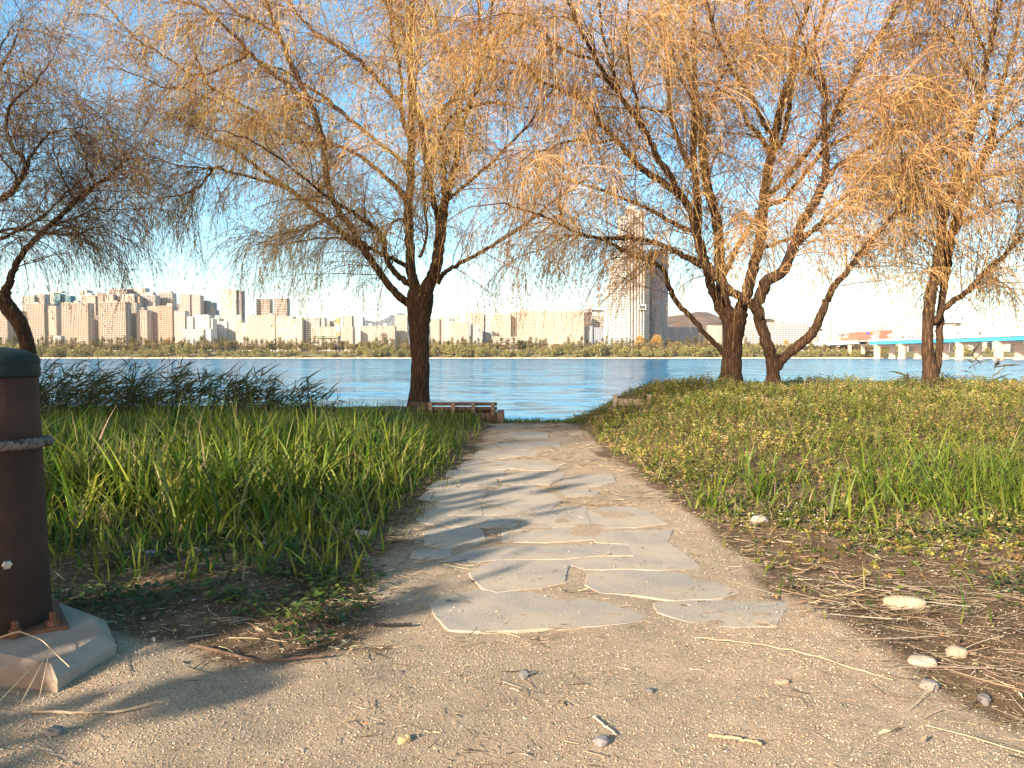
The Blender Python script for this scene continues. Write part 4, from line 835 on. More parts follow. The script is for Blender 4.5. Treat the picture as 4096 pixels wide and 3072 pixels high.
def ridge(name, label, pts, D, depth, col, seed, cx):
    """hill from its skyline: real mound with a long back and front slope"""
    pts = np.array(pts, float); n = 160; px = np.linspace(pts[0, 0], pts[-1, 0], n); py = np.interp(px, pts[:, 0], pts[:, 1])
    top = np.array([at(a / 4, b / 4, D) for a, b in zip(px, py)]); m = MB(); k = 13; prof = np.linspace(-1, 1, k); V = []
    for j, s_ in enumerate(prof):
        f_ = max(0, 1 - abs(s_) ** 1.3); y = D + s_ * depth
        zz = 2 + (top[:, 2] - 2) * f_ * (1 + (.10 * (vnoise(top[:, 0], np.full(n, y), depth * .25, seed) - .5) if 0 < abs(s_) < 1 else 0))
        V.append(np.c_[top[:, 0], np.full(n, y), zz])
    V = np.array(V); ii = np.arange(k * n).reshape(k, n)
    m.add(V.reshape(-1, 3), np.stack([ii[:-1, :-1], ii[:-1, 1:], ii[1:, 1:], ii[1:, :-1]], -1).reshape(-1, 4))
    t = NT(name + '_cover' + str(seed)); v = t.obj(); c = t.ramp(t.noise(60 / D, 6, .65, v), [(.35, np.array(col) * .6), (.65, np.array(col) * 1.4)]); t.pbr(c, .95, .05, 0, t.bump(t.noise(150 / D, 5, .7, v), D * .006, 1))
    return tag(m.build(name, t.m, smooth=True), label, None, None, 'structure')
def q6(x, y): return (900 + x / 2.212, 1100 + y / 2.212)
def q7(x, y): return (1800 + x / 2.212, 850 + y / 2.212)
def q8(x, y): return (2600 + x / 2.458, 1100 + y / 2.458)
def q5(x, y): return (x / 2.212, 1100 + y / 2.212)
def q2(x, y): return (3200 + x / 2.469, 1150 + y / 2.469)
ridge('mountain', 'blue rocky mountain ridge far beyond the apartments', [q6(900, 600), q6(1130, 440), q6(1215, 402), q6(1260, 400), q6(1330, 415), q6(1400, 395), q6(1440, 372), q6(1465, 352), q6(1500, 358), q6(1540, 335), q6(1590, 345), q6(1680, 390), q6(1800, 440), q6(2100, 600)], 11000, 1500, (.16, .16, .17), 5, 0)
ridge('hill', 'brown wooded hill that carries the broadcast tower', [q7(900, 1150), q7(1080, 960), q7(1150, 880), q7(1190, 862), q7(1240, 856), q7(1300, 862), q7(1350, 864), q7(1420, 880), q7(1560, 930), q7(1700, 960), q7(1850, 930), q7(1960, 915), q7(2080, 900), q7(2180, 878), q7(2280, 880), q7(2400, 930), q7(2700, 1000), q7(3000, 1150)], 4200, 700, (.17, .115, .075), 6, 0)
ridge('hill', 'low brown wooded hill beyond the long pale apartment block', [q8(200, 640), q8(900, 520), q8(1050, 450), q8(1170, 425), q8(1230, 440), q8(1500, 500), q8(1620, 520), q8(1900, 560), q8(2400, 640)], 3000, 400, (.17, .12, .08), 7, 0)
ridge('hill', 'low wooded hill above the right end of the bridge', [q2(700, 520), q2(1200, 400), q2(1420, 350), q2(1560, 348), q2(1800, 380), q2(2212, 390), q2(2600, 420), q2(3000, 520)], 2600, 400, (.16, .125, .085), 8, 0)

# ---------------------------------------------------------------- buildings
GZ = 4.0
WALLC = {}
def wallm(col):
    k = 'wall_%02d_%02d_%02d' % tuple(int(c * 99) for c in col)
    if k not in MAT:
        t = NT(k); v = t.obj(); n = t.noise(.15, 4, .6, v); t.pbr(t.ramp(n, [(.3, np.array(col) * .93), (.7, np.array(col) * 1.05)]), .85, .2); MAT[k] = t.m
    return MAT[k]
def glassm(name, col, rough=.25, spec=.5):
    if name not in MAT:
        t = NT(name); v = t.obj(); w = t.n('TexWhiteNoise'); sn = t.n('VectorMath', _operation='SNAP'); t.L.new(v, sn.inputs[0]); sn.inputs[1].default_value = (1.6, 50, 2.9); t.L.new(sn.outputs[0], w.inputs['Vector'])
        c = t.mix(w.outputs['Value'], np.array(col) * .6, np.minimum(np.array(col) * 1.6, .8)); t.pbr(c, rough, spec); MAT[name] = t.m
    return MAT[name]
WIN = {'warm': ('pane_warm', (.13, .105, .085)), 'dark': ('pane_dark', (.06, .07, .09)), 'pale': ('pane_pale', (.27, .235, .18)), 'blue': ('pane_blue', (.10, .16, .22)), 'teal': ('pane_teal', (.03, .20, .27)), 'tower': ('pane_tower', (.17, .21, .23))}
def bldg(label, xa, xb, yt, D, col, win='warm', depth=18, ncol=None, fl=2.9, wf=.62, hf=.55, yaw=0, tops=(), name='apartment_block', group=None, ybase=None, pil=.5, band=0.0, cat='building', sidecols=2, crown=1.0, steps=()):
    """xa, xb, yt: facade edges and roof line in photo pixels; tops: roof boxes (x0, x1, y); steps: lower or higher wings (x0, x1, y, dy)"""
    pa = at(xa / 4, yt / 4, D); pb = at(xb / 4, yt / 4, D); W = pb[0] - pa[0]; H = pa[2] - GZ; xc_ = (pa[0] + pb[0]) / 2
    e = empty(name, (xc_, D, GZ), yaw); tag(e, label, cat, group)
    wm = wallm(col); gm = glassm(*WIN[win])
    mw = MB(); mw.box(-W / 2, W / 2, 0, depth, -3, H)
    nf = max(2, int(round(H / fl))); fh = H / nf; nc = ncol or max(2, int(round(W / 3.3))); cw = W / nc
    if pil:
        for k in range(nc + 1):
            x_ = -W / 2 + k * cw; w_ = cw * (1 - wf) * .42; mw.box(max(x_ - w_, -W / 2), min(x_ + w_, W / 2), -pil, -.003, -3, H - .4)
    if band:
        for k in range(nf): mw.box(-W / 2 - .002, W / 2 + .002, -band, -.004, k * fh + fh * .02, k * fh + fh * (1 - hf) * .8)
    mw.box(-W / 2 - .3, W / 2 + .3, -.4, depth + .3, H + .002, H + .9 * crown)
    mw.build('wall', wm, e)
    for k in range(nc):
        g = MB(); x0 = -W / 2 + (k + .5 - wf / 2) * cw; x1 = x0 + wf * cw
        zz = np.arange(nf) * fh + fh * (1 - hf) * .8; n_ = nf
        v = np.stack([np.c_[np.full(n_, x0), np.full(n_, -.10), zz], np.c_[np.full(n_, x1), np.full(n_, -.10), zz], np.c_[np.full(n_, x1), np.full(n_, -.10), zz + fh * hf], np.c_[np.full(n_, x0), np.full(n_, -.10), zz + fh * hf]], 1)
        v2 = v.copy(); v2[:, :, 1] = -.02; vv = np.concatenate([v.reshape(-1, 3), v2.reshape(-1, 3)]); a_ = np.arange(n_ * 4).reshape(n_, 4); f_ = [a_]
        for s_ in range(4): f_.append(np.c_[a_[:, s_], a_[:, s_] + 4 * n_, a_[:, (s_ + 1) % 4] + 4 * n_, a_[:, (s_ + 1) % 4]])
        g.add(vv, np.concatenate(f_)); g.build('window_column', gm, e)
    sx = W / 2 if xc_ < 0 else -W / 2; sg = 1 if xc_ < 0 else -1
    for k in range(sidecols):
        g = MB(); yc = depth * (k + .5) / sidecols
        for f2 in range(nf): g.box(min(sx + sg * .02, sx + sg * .1), max(sx + sg * .02, sx + sg * .1), yc - 1.1, yc + 1.1, f2 * fh + fh * .35, f2 * fh + fh * .85)
        g.build('window_column', glassm(*WIN['dark']), e)
    for (x0, x1, y_) in tops:
        A = at(x0 / 4, y_ / 4, D)[0] - xc_; B_ = at(x1 / 4, y_ / 4, D)[0] - xc_; z_ = at(512, y_ / 4, D)[2] - GZ; m = MB(); m.box(A, B_, 3, min(depth - 2, 3 + max(4, (B_ - A))), H + .9 * crown + .003, max(z_, H + 1.5)); m.build('rooftop_box', wm, e)
    for (x0, x1, y_, dy, c_) in steps:
        A = at(x0 / 4, y_ / 4, D)[0] - xc_; B_ = at(x1 / 4, y_ / 4, D)[0] - xc_; z_ = at(512, y_ / 4, D)[2] - GZ; m = MB(); m.box(A, B_, dy, dy + depth * .9, -3, z_); wq = m.build('wing', wallm(c_), e)
        nw = max(2, int((B_ - A) / 3.3)); cw2 = (B_ - A) / nw; nf2 = max(2, int(z_ / fl)); g = MB()
        for k in range(nw):
            for f2 in range(nf2): g.box(A + cw2 * (k + .2), A + cw2 * (k + .8), dy - .1, dy - .02, z_ / nf2 * (f2 + .35), z_ / nf2 * (f2 + .85))
        g.build('window_rows', gm, wq)
    return e
BEI = (.40, .355, .30); CRM = (.50, .455, .39); WHT = (.56, .53, .49); PNK = (.47, .35, .27); GRY = (.32, .295, .27)
def B5(lab, x0, x1, y, D, col, **k):
    a, t_ = q5(x0, y); b_, _ = q5(x1, y)
    for kk in ('tops',):
        if kk in k: k[kk] = [(q5(p[0], 0)[0], q5(p[1], 0)[0], q5(0, p[2])[1]) for p in k[kk]]
    if 'steps' in k: k['steps'] = [(q5(p[0], 0)[0], q5(p[1], 0)[0], q5(0, p[2])[1], p[3], p[4]) for p in k['steps']]
    return bldg(lab, a, b_, t_, D, col, **k)
def Bq(qf, lab, x0, x1, y, D, col, **k):
    a, t_ = qf(x0, y); b_, _ = qf(x1, y)
    if 'tops' in k: k['tops'] = [(qf(p[0], 0)[0], qf(p[1], 0)[0], qf(0, p[2])[1]) for p in k['tops']]
    if 'steps' in k: k['steps'] = [(qf(p[0], 0)[0], qf(p[1], 0)[0], qf(0, p[2])[1], p[3], p[4]) for p in k['steps']]
    return bldg(lab, a, b_, t_, D, col, **k)
GT = 'beige grid fronted tower blocks on the left'
B5('beige grid fronted block cut by the left edge of the picture', -60, 62, 318, 1100, BEI, ncol=9, group=GT, name='tower_block')
B5('beige tower block partly behind the leaning left willow', 66, 182, 322, 1118, BEI, ncol=9, group=GT, name='tower_block')
B5('beige grid block right of the left willow with a lower right half', 236, 388, 258, 1120, BEI, ncol=11, group=GT, name='tower_block', tops=[(290, 330, 240)], steps=[(389, 480, 270, 4, BEI)])
B5('beige grid block with one small roof box, second from the left willow', 540, 775, 250, 1110, BEI, ncol=16, group=GT, name='tower_block', tops=[(642, 682, 228), (560, 590, 240)])
B5('brownish shaded block squeezed between two beige grid blocks', 780, 872, 362, 1175, (.36, .30, .26), ncol=6, win='dark', name='tower_block')  # dark brown wall colour carries the shade on this block
B5('beige grid block in the middle of the row, its roof edge notched', 870, 1108, 244, 1105, BEI, ncol=16, group=GT, name='tower_block', tops=[(880, 910, 232), (990, 1030, 226), (1070, 1100, 232)])
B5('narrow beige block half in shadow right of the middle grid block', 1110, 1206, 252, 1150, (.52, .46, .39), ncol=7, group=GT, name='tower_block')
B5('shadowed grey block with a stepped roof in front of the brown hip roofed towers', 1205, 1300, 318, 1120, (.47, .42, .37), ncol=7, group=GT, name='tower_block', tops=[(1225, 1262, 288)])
B5('tall narrow beige block with dark lower floors', 1303, 1396, 286, 1140, (.50, .43, .36), ncol=7, group=GT, name='tower_block', tops=[(1310, 1340, 278)])
B5('pinkish block with a tall roof box, last of the beige grid row', 1396, 1522, 278, 1115, PNK, ncol=9, group=GT, name='tower_block', tops=[(1468, 1512, 250)], steps=[(1523, 1628, 316, 2, (.54, .46, .38))])
B5('cream stepped tower behind the grid block beside the left willow', 200, 300, 192, 1290, CRM, ncol=7, name='tower_block', steps=[(298, 372, 166, 6, GRY)], tops=[(255, 292, 172)])
B5('white and teal glass office tower on the far left', 437, 478, 160, 1330, WHT, ncol=3, name='office_tower', win='pale', tops=[(480, 535, 140)], steps=[(479, 536, 166, -1, (.04, .20, .27)), (537, 608, 180, 5, (.05, .24, .31))])
B5('white low block seen in the gap between two beige grid blocks', 484, 540, 380, 1180, WHT, ncol=4)
B5('small white house with blue shutters below the gap in the beige row', 486, 536, 545, 1040, WHT, ncol=4, win='blue', depth=10)
B5('pale tower with overhanging flat top above the second beige block', 702, 772, 142, 1380, (.55, .54, .52), ncol=5, name='tower_block', crown=2.5)
B5('cream tower with brown side wing above the shaded brownish block', 722, 842, 186, 1280, CRM, ncol=8, name='tower_block', steps=[(843, 904, 158, 3, (.38, .30, .26))], tops=[(745, 800, 160)])
B5('cream tower with recessed top behind the middle grid block', 876, 1002, 176, 1285, CRM, ncol=8, name='tower_block', tops=[(890, 955, 156)], steps=[(1003, 1084, 150, 8, (.44, .41, .40))])
B5('grey tower with wide flat roof slab left of the hip roofed tower', 962, 1124, 134, 1400, GRY, ncol=9, name='tower_block', crown=2.2)
B5('cream tower with a brown lantern roof', 1086, 1188, 190, 1270, CRM, ncol=7, name='tower_block', tops=[(1105, 1180, 166)], steps=[(1190, 1224, 190, 4, (.36, .29, .25))])
B5('tallest grey white tower with a projecting roof at the top of the cluster', 1138, 1284, 124, 1420, (.48, .46, .44), ncol=9, name='tower_block', crown=2.5)
B5('grey tower topped by a small pavilion roof', 1244, 1374, 182, 1290, (.42, .40, .38), ncol=9, win='dark', name='tower_block', tops=[(1272, 1345, 152)])
B5('grey brown tower with a rounded roof frame right of the pavilion tower', 1396, 1522, 162, 1320, (.46, .42, .38), ncol=9, name='tower_block', tops=[(1412, 1500, 141)])
B5('low dark blocks between the rounded tower and the office slab', 1524, 1584, 256, 1400, GRY, ncol=4, win='dark')
B5('grey brown office slab split by a dark vertical slit', 1586, 1680, 174, 1310, (.46, .42, .36), ncol=4, win='dark', name='office_tower', wf=.85, hf=.45, pil=0, band=.25, steps=[(1681, 1695, 182, 2, (.08, .08, .09)), (1696, 1770, 178, 0, (.42, .38, .33))])
B5('dark blue grey glass office block beside the brown office slab', 1772, 1832, 230, 1330, (.24, .26, .28), ncol=5, win='blue', name='office_tower', steps=[(1833, 1880, 240, 4, (.26, .28, .30)), (1881, 1900, 306, 5, (.25, .25, .27))])
B5('lone tall tower with a cream front and dark right side', 1946, 2060, 130, 1300, (.62, .54, .44), ncol=6, win='pale', name='office_tower', wf=.9, hf=.4, pil=0, band=.3, steps=[(2061, 2090, 130, -1, (.56, .48, .40)), (2091, 2130, 138, 3, (.22, .22, .25))])  # shade on the right side put into the dark wing colour
B5('white apartment block with arched gable roof', 1632, 1706, 374, 1120, WHT, ncol=3, win='pale', wf=.3, steps=[(1707, 1846, 358, 2, WHT), (1846, 1872, 385, 4, (.55, .53, .50))], tops=[(1716, 1764, 346), (1780, 1838, 350)])
B5('low white building with stepped terraces below the arched gables', 1622, 1800, 488, 1040, WHT, ncol=11, win='blue', depth=12, steps=[(1801, 1860, 476, 2, WHT)])
B5('white and glass apartment block with roof boxes under the lone tower', 1888, 1940, 386, 1180, WHT, ncol=4, win='pale', steps=[(1941, 2012, 412, -2, (.62, .62, .62)), (2013, 2086, 406, 0, WHT)], tops=[(1896, 1926, 356)])
B5('cream block with gabled end wall beside the lone tower', 2086, 2134, 398, 1150, CRM, ncol=3, win='pale', wf=.3, steps=[(2135, 2196, 424, -2, CRM)], tops=[(2090, 2126, 352)])
Bq(q6, 'long cream apartment slab below the twin grey towers', 198, 440, 364, 1140, CRM, ncol=24, win='pale', tops=[(200, 238, 340), (372, 414, 340)], wf=.7, pil=.3, band=.4, steps=[(441, 600, 364, 1, CRM), (601, 684, 388, -2, CRM)])
Bq(q6, 'left one of the twin grey brown towers with notched roof corners', 276, 394, 216, 1330, (.40, .36, .31), ncol=5, win='dark', name='office_tower', wf=.85, hf=.42, pil=0, band=.3)
Bq(q6, 'right one of the twin grey brown towers with notched roof corners', 429, 548, 212, 1330, (.40, .36, .31), ncol=5, win='dark', name='office_tower', wf=.85, hf=.42, pil=0, band=.3)
Bq(q6, 'dark windowed white block right of the long cream slab', 706, 836, 384, 1150, WHT, ncol=9, win='dark', tops=[(838, 874, 352), (750, 776, 358)], steps=[(837, 876, 378, 2, WHT), (662, 705, 372, 14, GRY)])
Bq(q6, 'pair of low cream blocks just left of the striped chimney', 852, 928, 410, 1200, CRM, ncol=7, win='pale', steps=[(929, 984, 398, 6, (.55, .52, .48))], tops=[(940, 972, 394)])
Bq(q6, 'mid height cream apartment slab behind the striped chimney', 772, 1128, 464, 1100, CRM, ncol=26, win='pale', hf=.45)
Bq(q6, 'cream block with hipped roof right of the striped chimney', 1042, 1120, 366, 1190, CRM, ncol=4, win='pale', wf=.35, steps=[(1121, 1214, 368, 3, (.50, .50, .50))], tops=[(1055, 1108, 358), (1136, 1180, 362)])
Bq(q6, 'long cream slab with roof huts in front of the blue mountain', 1198, 1500, 458, 1120, CRM, ncol=24, win='pale', tops=[(1268, 1298, 428), (1400, 1432, 428), (1340, 1370, 446)], band=.3)
Bq(q6, 'tall cream block just left of the central willow trunk', 1502, 1610, 362, 1150, CRM, ncol=8, win='pale', tops=[(1530, 1570, 356)])
Bq(q6, 'low white hall with a green barrel roof at the foot of the chimney', 790, 1000, 556, 1030, WHT, ncol=14, win='pale', depth=14, crown=.6)
Bq(q6, 'stepped cream block just right of the central willow trunk', 1818, 1896, 392, 1130, CRM, ncol=6, win='pale', tops=[(1836, 1870, 330), (1880, 1894, 340)], steps=[(1897, 1990, 372, 3, CRM)])
Bq(q6, 'stepped cream block beside the first one right of the trunk', 1992, 2110, 420, 1120, CRM, ncol=9, win='pale', steps=[(2000, 2060, 346, 20, CRM), (2111, 2180, 350, 22, CRM)], tops=[(2010, 2040, 408)])
Bq(q7, 'cream block with blue glass end right of the stepped blocks', 60, 160, 978, 1110, CRM, ncol=8, win='pale', tops=[(110, 140, 966)], steps=[(161, 186, 985, -2, (.20, .25, .30)), (187, 286, 992, 1, (.36, .38, .40))])
Bq(q7, 'tall cream block with roof huts behind the blue glass end', 140, 300, 892, 1200, CRM, ncol=12, win='pale', tops=[(145, 190, 874), (232, 268, 874), (280, 298, 868)], steps=[(301, 366, 904, 2, (.44, .46, .50))])
Bq(q7, 'cream apartment block left of the narrow striped block', 372, 534, 908, 1140, CRM, ncol=12, win='pale', tops=[(392, 420, 900), (430, 456, 870)], band=.3)
Bq(q7, 'narrow block with vertical brown stripes', 536, 600, 888, 1150, CRM, ncol=3, win='warm', wf=.35, hf=.95)
Bq(q7, 'longest cream apartment slab left of the hill with the broadcast tower', 602, 1184, 876, 1130, CRM, ncol=36, win='pale', tops=[(612, 642, 852), (806, 850, 862), (690, 722, 864), (930, 976, 860), (1080, 1110, 856)], band=.35, wf=.72)
Bq(q7, 'row of low cream houses under the longest slab', 372, 620, 1106, 1020, CRM, ncol=18, win='warm', depth=10, tops=[(400, 420, 1098), (500, 520, 1098)])
Bq(q7, 'long low cream building right of the row of low houses', 640, 1180, 1100, 1040, CRM, ncol=34, win='pale', depth=10, tops=[(690, 720, 1090), (860, 880, 1088), (1010, 1030, 1092), (1120, 1140, 1090)])
Bq(q7, 'narrow blue grey shaded block left of the glass tower', 1202, 1260, 1014, 1140, (.42, .45, .50), ncol=4, win='blue')  # bluish shade put into the wall colour
Bq(q7, 'cream block with shaded blue lower half beside the glass tower', 1262, 1388, 918, 1160, CRM, ncol=9, win='dark', tops=[(1352, 1384, 890)], band=.3, steps=[(1263, 1386, 1020, -20, (.34, .38, .46))])  # blue grey wing: shade of the lower half put into its colour
# the tall stepped glass tower and its lower dark twin
def tower():
    D = 1060; xs = [(1390, 1446, 628), (1435, 1468, 462), (1460, 1512, 344), (1508, 1572, 30)]
    xm = at(q7(1560, 0)[0] / 4, 300, D)[0]; e = empty('glass_tower', (xm, D, GZ)); tag(e, 'tallest stepped glass tower rising behind the broad willow', 'skyscraper')
    def X_(x): return at(q7(x, 0)[0] / 4, 300, D)[0] - xm
    def Z_(y): return at(512, q7(0, y)[1] / 4, D)[2] - GZ
    st = glassm(*WIN['tower']); wm = wallm((.62, .60, .55)); bm = wallm((.50, .45, .40))
    dy = 0
    for k, (x0, x1, y) in enumerate(xs):
        m = MB(); A, B_, z = X_(x0), X_(x1), Z_(y); y0 = 6 - 2.0 * k; m.box(A, B_, y0, 34, -3, z); w_ = m.build('wall', wm, e)
        nc = max(2, int(round((B_ - A) / 3.6))); nf = int(z / 3.6)
        for c_ in range(nc):
            g = MB(); cw = (B_ - A) / nc
            for f_ in range(nf): g.box(A + cw * (c_ + .12), A + cw * (c_ + .88), y0 - .12, y0 - .02, f_ * 3.6 + .7, f_ * 3.6 + 3.3)
            g.build('window_column', st, e)
    A, B_, z = X_(1572), X_(1716), Z_(-20); m = MB(); m.box(A, B_, -3, 34, -3, z); m.build('core', bm, e)
    for c_ in range(11):
        x_ = A + (B_ - A) * (c_ + .5) / 11; g = MB(); w_ = (B_ - A) / 11 * (.22 if c_ % 3 else .34); g.box(x_ - w_, x_ + w_, -3.5 - .4 * (c_ % 2), -3.02, -3, z - 2 - (c_ % 3) * 4); g.build('glass_strip' if c_ % 2 else 'fin', glassm(*WIN['dark']) if c_ % 2 else wm, e)
    m = MB(); m.box(X_(1570), X_(1640), 2, 30, z + .003, z + 7); m.build('rooftop_box', wm, e)
    m = MB(); m.box(X_(1656), X_(1724), -9, -3.02, Z_(862), Z_(818)); o = m.build('sky_terrace', wm, e); g = MB(); g.box(X_(1664), X_(1718), -9.1, -9.02, Z_(856), Z_(826)); g.build('pane', glassm(*WIN['dark']), o)
    # lower tower
    D2 = 1100; xm2 = at(q7(1850, 0)[0] / 4, 300, D2)[0]; e2 = empty('glass_tower', (xm2, D2, GZ)); tag(e2, 'lower dark blue glass tower right of the tallest tower', 'skyscraper')
    def X2(x): return at(q7(x, 0)[0] / 4, 300, D2)[0] - xm2
    def Z2(y): return at(512, q7(0, y)[1] / 4, D2)[2] - GZ
    m = MB(); m.box(X2(1722), X2(1764), -2, 26, -3, Z2(372)); m.build('wall', wm, e2)
    for c_ in range(3):
        g = MB(); cw = (X2(1764) - X2(1722)) / 3
        for f_ in range(int(Z2(372) / 3.6)): g.box(X2(1722) + cw * (c_ + .12), X2(1722) + cw * (c_ + .88), -2.12, -2.02, f_ * 3.6 + .7, f_ * 3.6 + 3.2)
        g.build('window_column', st, e2)
    dk = wallm((.15, .17, .21)); m = MB(); th = np.linspace(math.pi * .98, math.pi * 2.02, 13); r_ = (X2(1942) - X2(1764)) / 2; cx = (X2(1942) + X2(1764)) / 2
    pts = [(cx + r_ * math.cos(a), 10 + 12 * math.sin(a)) for a in th] + [(cx + r_, 30), (cx - r_, 30)]
    m.prism(pts, -3, Z2(350)); m.prism([(cx + (p[0] - cx) * .86, p[1] * .86 + 2) for p in pts], Z2(350) + .01, Z2(335)); m.build('wall', dk, e2)
    for k in range(len(th) - 1):
        a, b_ = np.array(pts[k]), np.array(pts[k + 1]); d = (b_ - a) / np.linalg.norm(b_ - a); nn = np.array([d[1], -d[0]]); g = MB()
        for f_ in range(int(Z2(350) / 3.6)):
            z0 = f_ * 3.6 + .8; p0 = a + (b_ - a) * .1 + nn * .12; p1 = a + (b_ - a) * .9 + nn * .12
            g.add([[*p0, z0], [*p1, z0], [*p1, z0 + 2.5], [*p0, z0 + 2.5]], [[0, 1, 2, 3]])
        g.build('window_column', glassm(*WIN['blue']), e2)
tower()
Bq(q8, 'long blue grey shaded slab right of the dark glass tower', 150, 480, 516, 1200, (.27, .30, .37), ncol=22, win='blue', band=.5, wf=.8, sidecols=0)  # blue grey wall colour holds the shade on the slab
Bq(q8, 'pale lit slab end left of the broad willow trunk', 528, 704, 504, 1190, CRM, ncol=12, win='pale', band=.4, tops=[(545, 600, 496)])
Bq(q8, 'long white apartment slab with strong balcony bands between the right willow trunks', 915, 1558, 474, 1150, WHT, ncol=22, win='dark', band=.6, wf=.72, hf=.42, tops=[(960, 1000, 456), (1250, 1300, 440), (1400, 1460, 442)], sidecols=1)
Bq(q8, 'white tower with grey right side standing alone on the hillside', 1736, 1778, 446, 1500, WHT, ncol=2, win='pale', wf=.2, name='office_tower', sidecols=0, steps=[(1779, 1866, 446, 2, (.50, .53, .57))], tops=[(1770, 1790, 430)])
rr = np.random.RandomState(11)
for k in range(26):
    x0 = 1556 + rr.rand() * 430; y0 = 545 + 75 * rr.rand(); w_ = 22 + 34 * rr.rand(); D_ = 1900 - (y0 - 545) * 8
    e = Bq(q8, 'one of the small pale houses crowding the hillside left of the red mall', x0, x0 + w_, y0, D_, [(.70, .64, .58), (.62, .54, .48), (.58, .44, .36)][k % 3], ncol=3, win='warm', depth=10, sidecols=0, pil=0, name='hillside_house', group='small houses on the hillside', cat='house')
RED = (.36, .17, .12)
e = Bq(q2, 'red brick shopping mall above the bridge ramp', 574, 782, 448, 1050, RED, ncol=9, win='warm', wf=.18, hf=.4, depth=30, name='shopping_mall', sidecols=0, tops=[(576, 630, 442)], steps=[(484, 573, 492, -3, (.46, .22, .15)), (722, 782, 432, -2, RED)])
def q2x(x, D): return at(q2(x, 0)[0] / 4, 340, D)[0]
def q2z(y, D): return at(512, q2(0, y)[1] / 4, D)[2]
m = MB(); L0 = e.location; m.box(q2x(652, 1050) - L0.x, q2x(678, 1050) - L0.x, -1.2, -.6, q2z(468, 1050) - GZ, q2z(440, 1050) - GZ); o = m.build('blue_sign', simple('sign_blue', (.10, .10, .36)), e)
cu = bpy.data.curves.new('sign_lettering', 'FONT'); cu.body = 'LIVE'; cu.size = 5.2; cu.extrude = .15; cu.align_x = 'CENTER'
to = bpy.data.objects.new('tmp', cu); COL.objects.link(to); dg = bpy.context.evaluated_depsgraph_get(); me = bpy.data.meshes.new_from_object(to.evaluated_get(dg)); bpy.data.objects.remove(to)
me.materials.clear(); me.materials.append(simple('sign_white', (.8, .8, .78))); o = link('sign_lettering', me, e); o.location = (q2x(742, 1050) - L0.x, -3.4, q2z(466, 1050) - GZ); o.rotation_euler = (math.pi / 2, 0, 0); o['label'] = 'white sign letters on the red brick front'
Bq(q2, 'white twin shafted tower behind the red mall', 770, 806, 378, 1150, WHT, ncol=3, win='pale', name='office_tower', steps=[(807, 822, 386, 2, GRY), (823, 846, 378, 1, WHT)])
Bq(q2, 'round topped red brick block right of the white twin shafted tower', 838, 908, 428, 1080, RED, ncol=6, win='warm', wf=.25, depth=20, name='brick_building', sidecols=0)
Bq(q2, 'small white kiosk building with dark windows before the red mall', 732, 775, 478, 1000, WHT, ncol=3, win='dark', depth=8, sidecols=0)
for k, (x0, x1, y) in enumerate([(905, 985, 415), (990, 1075, 392), (1080, 1190, 400), (1405, 1480, 400), (1470, 1540, 370), (1545, 1640, 385), (1650, 1750, 362), (1760, 1850, 380), (1855, 1960, 372), (1970, 2080, 384), (2090, 2230, 352)]):
    Bq(q2, ['cream apartment block seen through the left end of the bridge truss', 'cream apartment block behind the truss left of the rightmost trunk', 'low cream block behind the truss beside the rightmost trunk', 'cream block right behind the second stem of the rightmost willow', 'taller cream block with blue shade right of the rightmost willow', 'broad cream block behind the bridge right of the rightmost willow', 'tall cream block over the middle of the bridge at the right', 'lower cream block between two taller ones over the bridge', 'cream block over the bridge near the right edge', 'pale block over the bridge close to the right edge', 'large white block cut by the right edge behind the bridge'][k], x0, x1, y, 1250 + 30 * (k % 3), CRM if k % 3 else WHT, ncol=max(4, int((x1 - x0) / 12)), win='pale' if k % 2 else 'warm', band=.3)
# striped chimney
D = 1060; x0, x1 = [at(q6(x, 0)[0] / 4, 340, D)[0] for x in (988, 1020)]; zt = at(512, q6(0, 314)[1] / 4, D)[2]
e = empty('chimney', ((x0 + x1) / 2, D, GZ)); tag(e, 'tall square chimney striped orange and white above the cream slabs', 'chimney'); nb = 6; hw_ = (x1 - x0) / 2
for k in range(nb):
    m = MB(); H = zt - GZ; s_ = hw_ * (1.06 - .02 * k); m.box(-s_, s_, -s_, s_, H * k / nb + (.003 if k else -3), H * (k + 1) / nb); m.build('stripe', wallm((.62, .27, .14) if k % 2 == 0 else (.72, .62, .52)), e)
m = MB(); m.box(-hw_ * .8, hw_ * .8, -hw_ * .8, hw_ * .8, zt - GZ + .003, zt - GZ + 1.2); m.build('rim', wallm(WHT), e)
# green barrel roof
m = MB(); D = 1026; xa_, xb_ = [at(q6(x, 0)[0] / 4, 340, D)[0] for x in (790, 1000)]; th = np.linspace(0, math.pi, 15); zb = at(512, q6(0, 557)[1] / 4, D)[2]; zh = at(512, q6(0, 538)[1] / 4, D)[2] - zb
v = [[x_, D + 9 - 9 * math.cos(a), zb + zh * math.sin(a)] for x_ in (xa_, xb_) for a in th]; m.add(v, [[i_, i_ + 1, i_ + 16, i_ + 15] for i_ in range(14)]); hall = [o for o in bpy.data.objects if o.get('label', '').startswith('low white hall')][0]
o = m.build('barrel_roof', wallm((.24, .30, .20)), hall); o.location = (-hall.location.x, -hall.location.y, -hall.location.z)
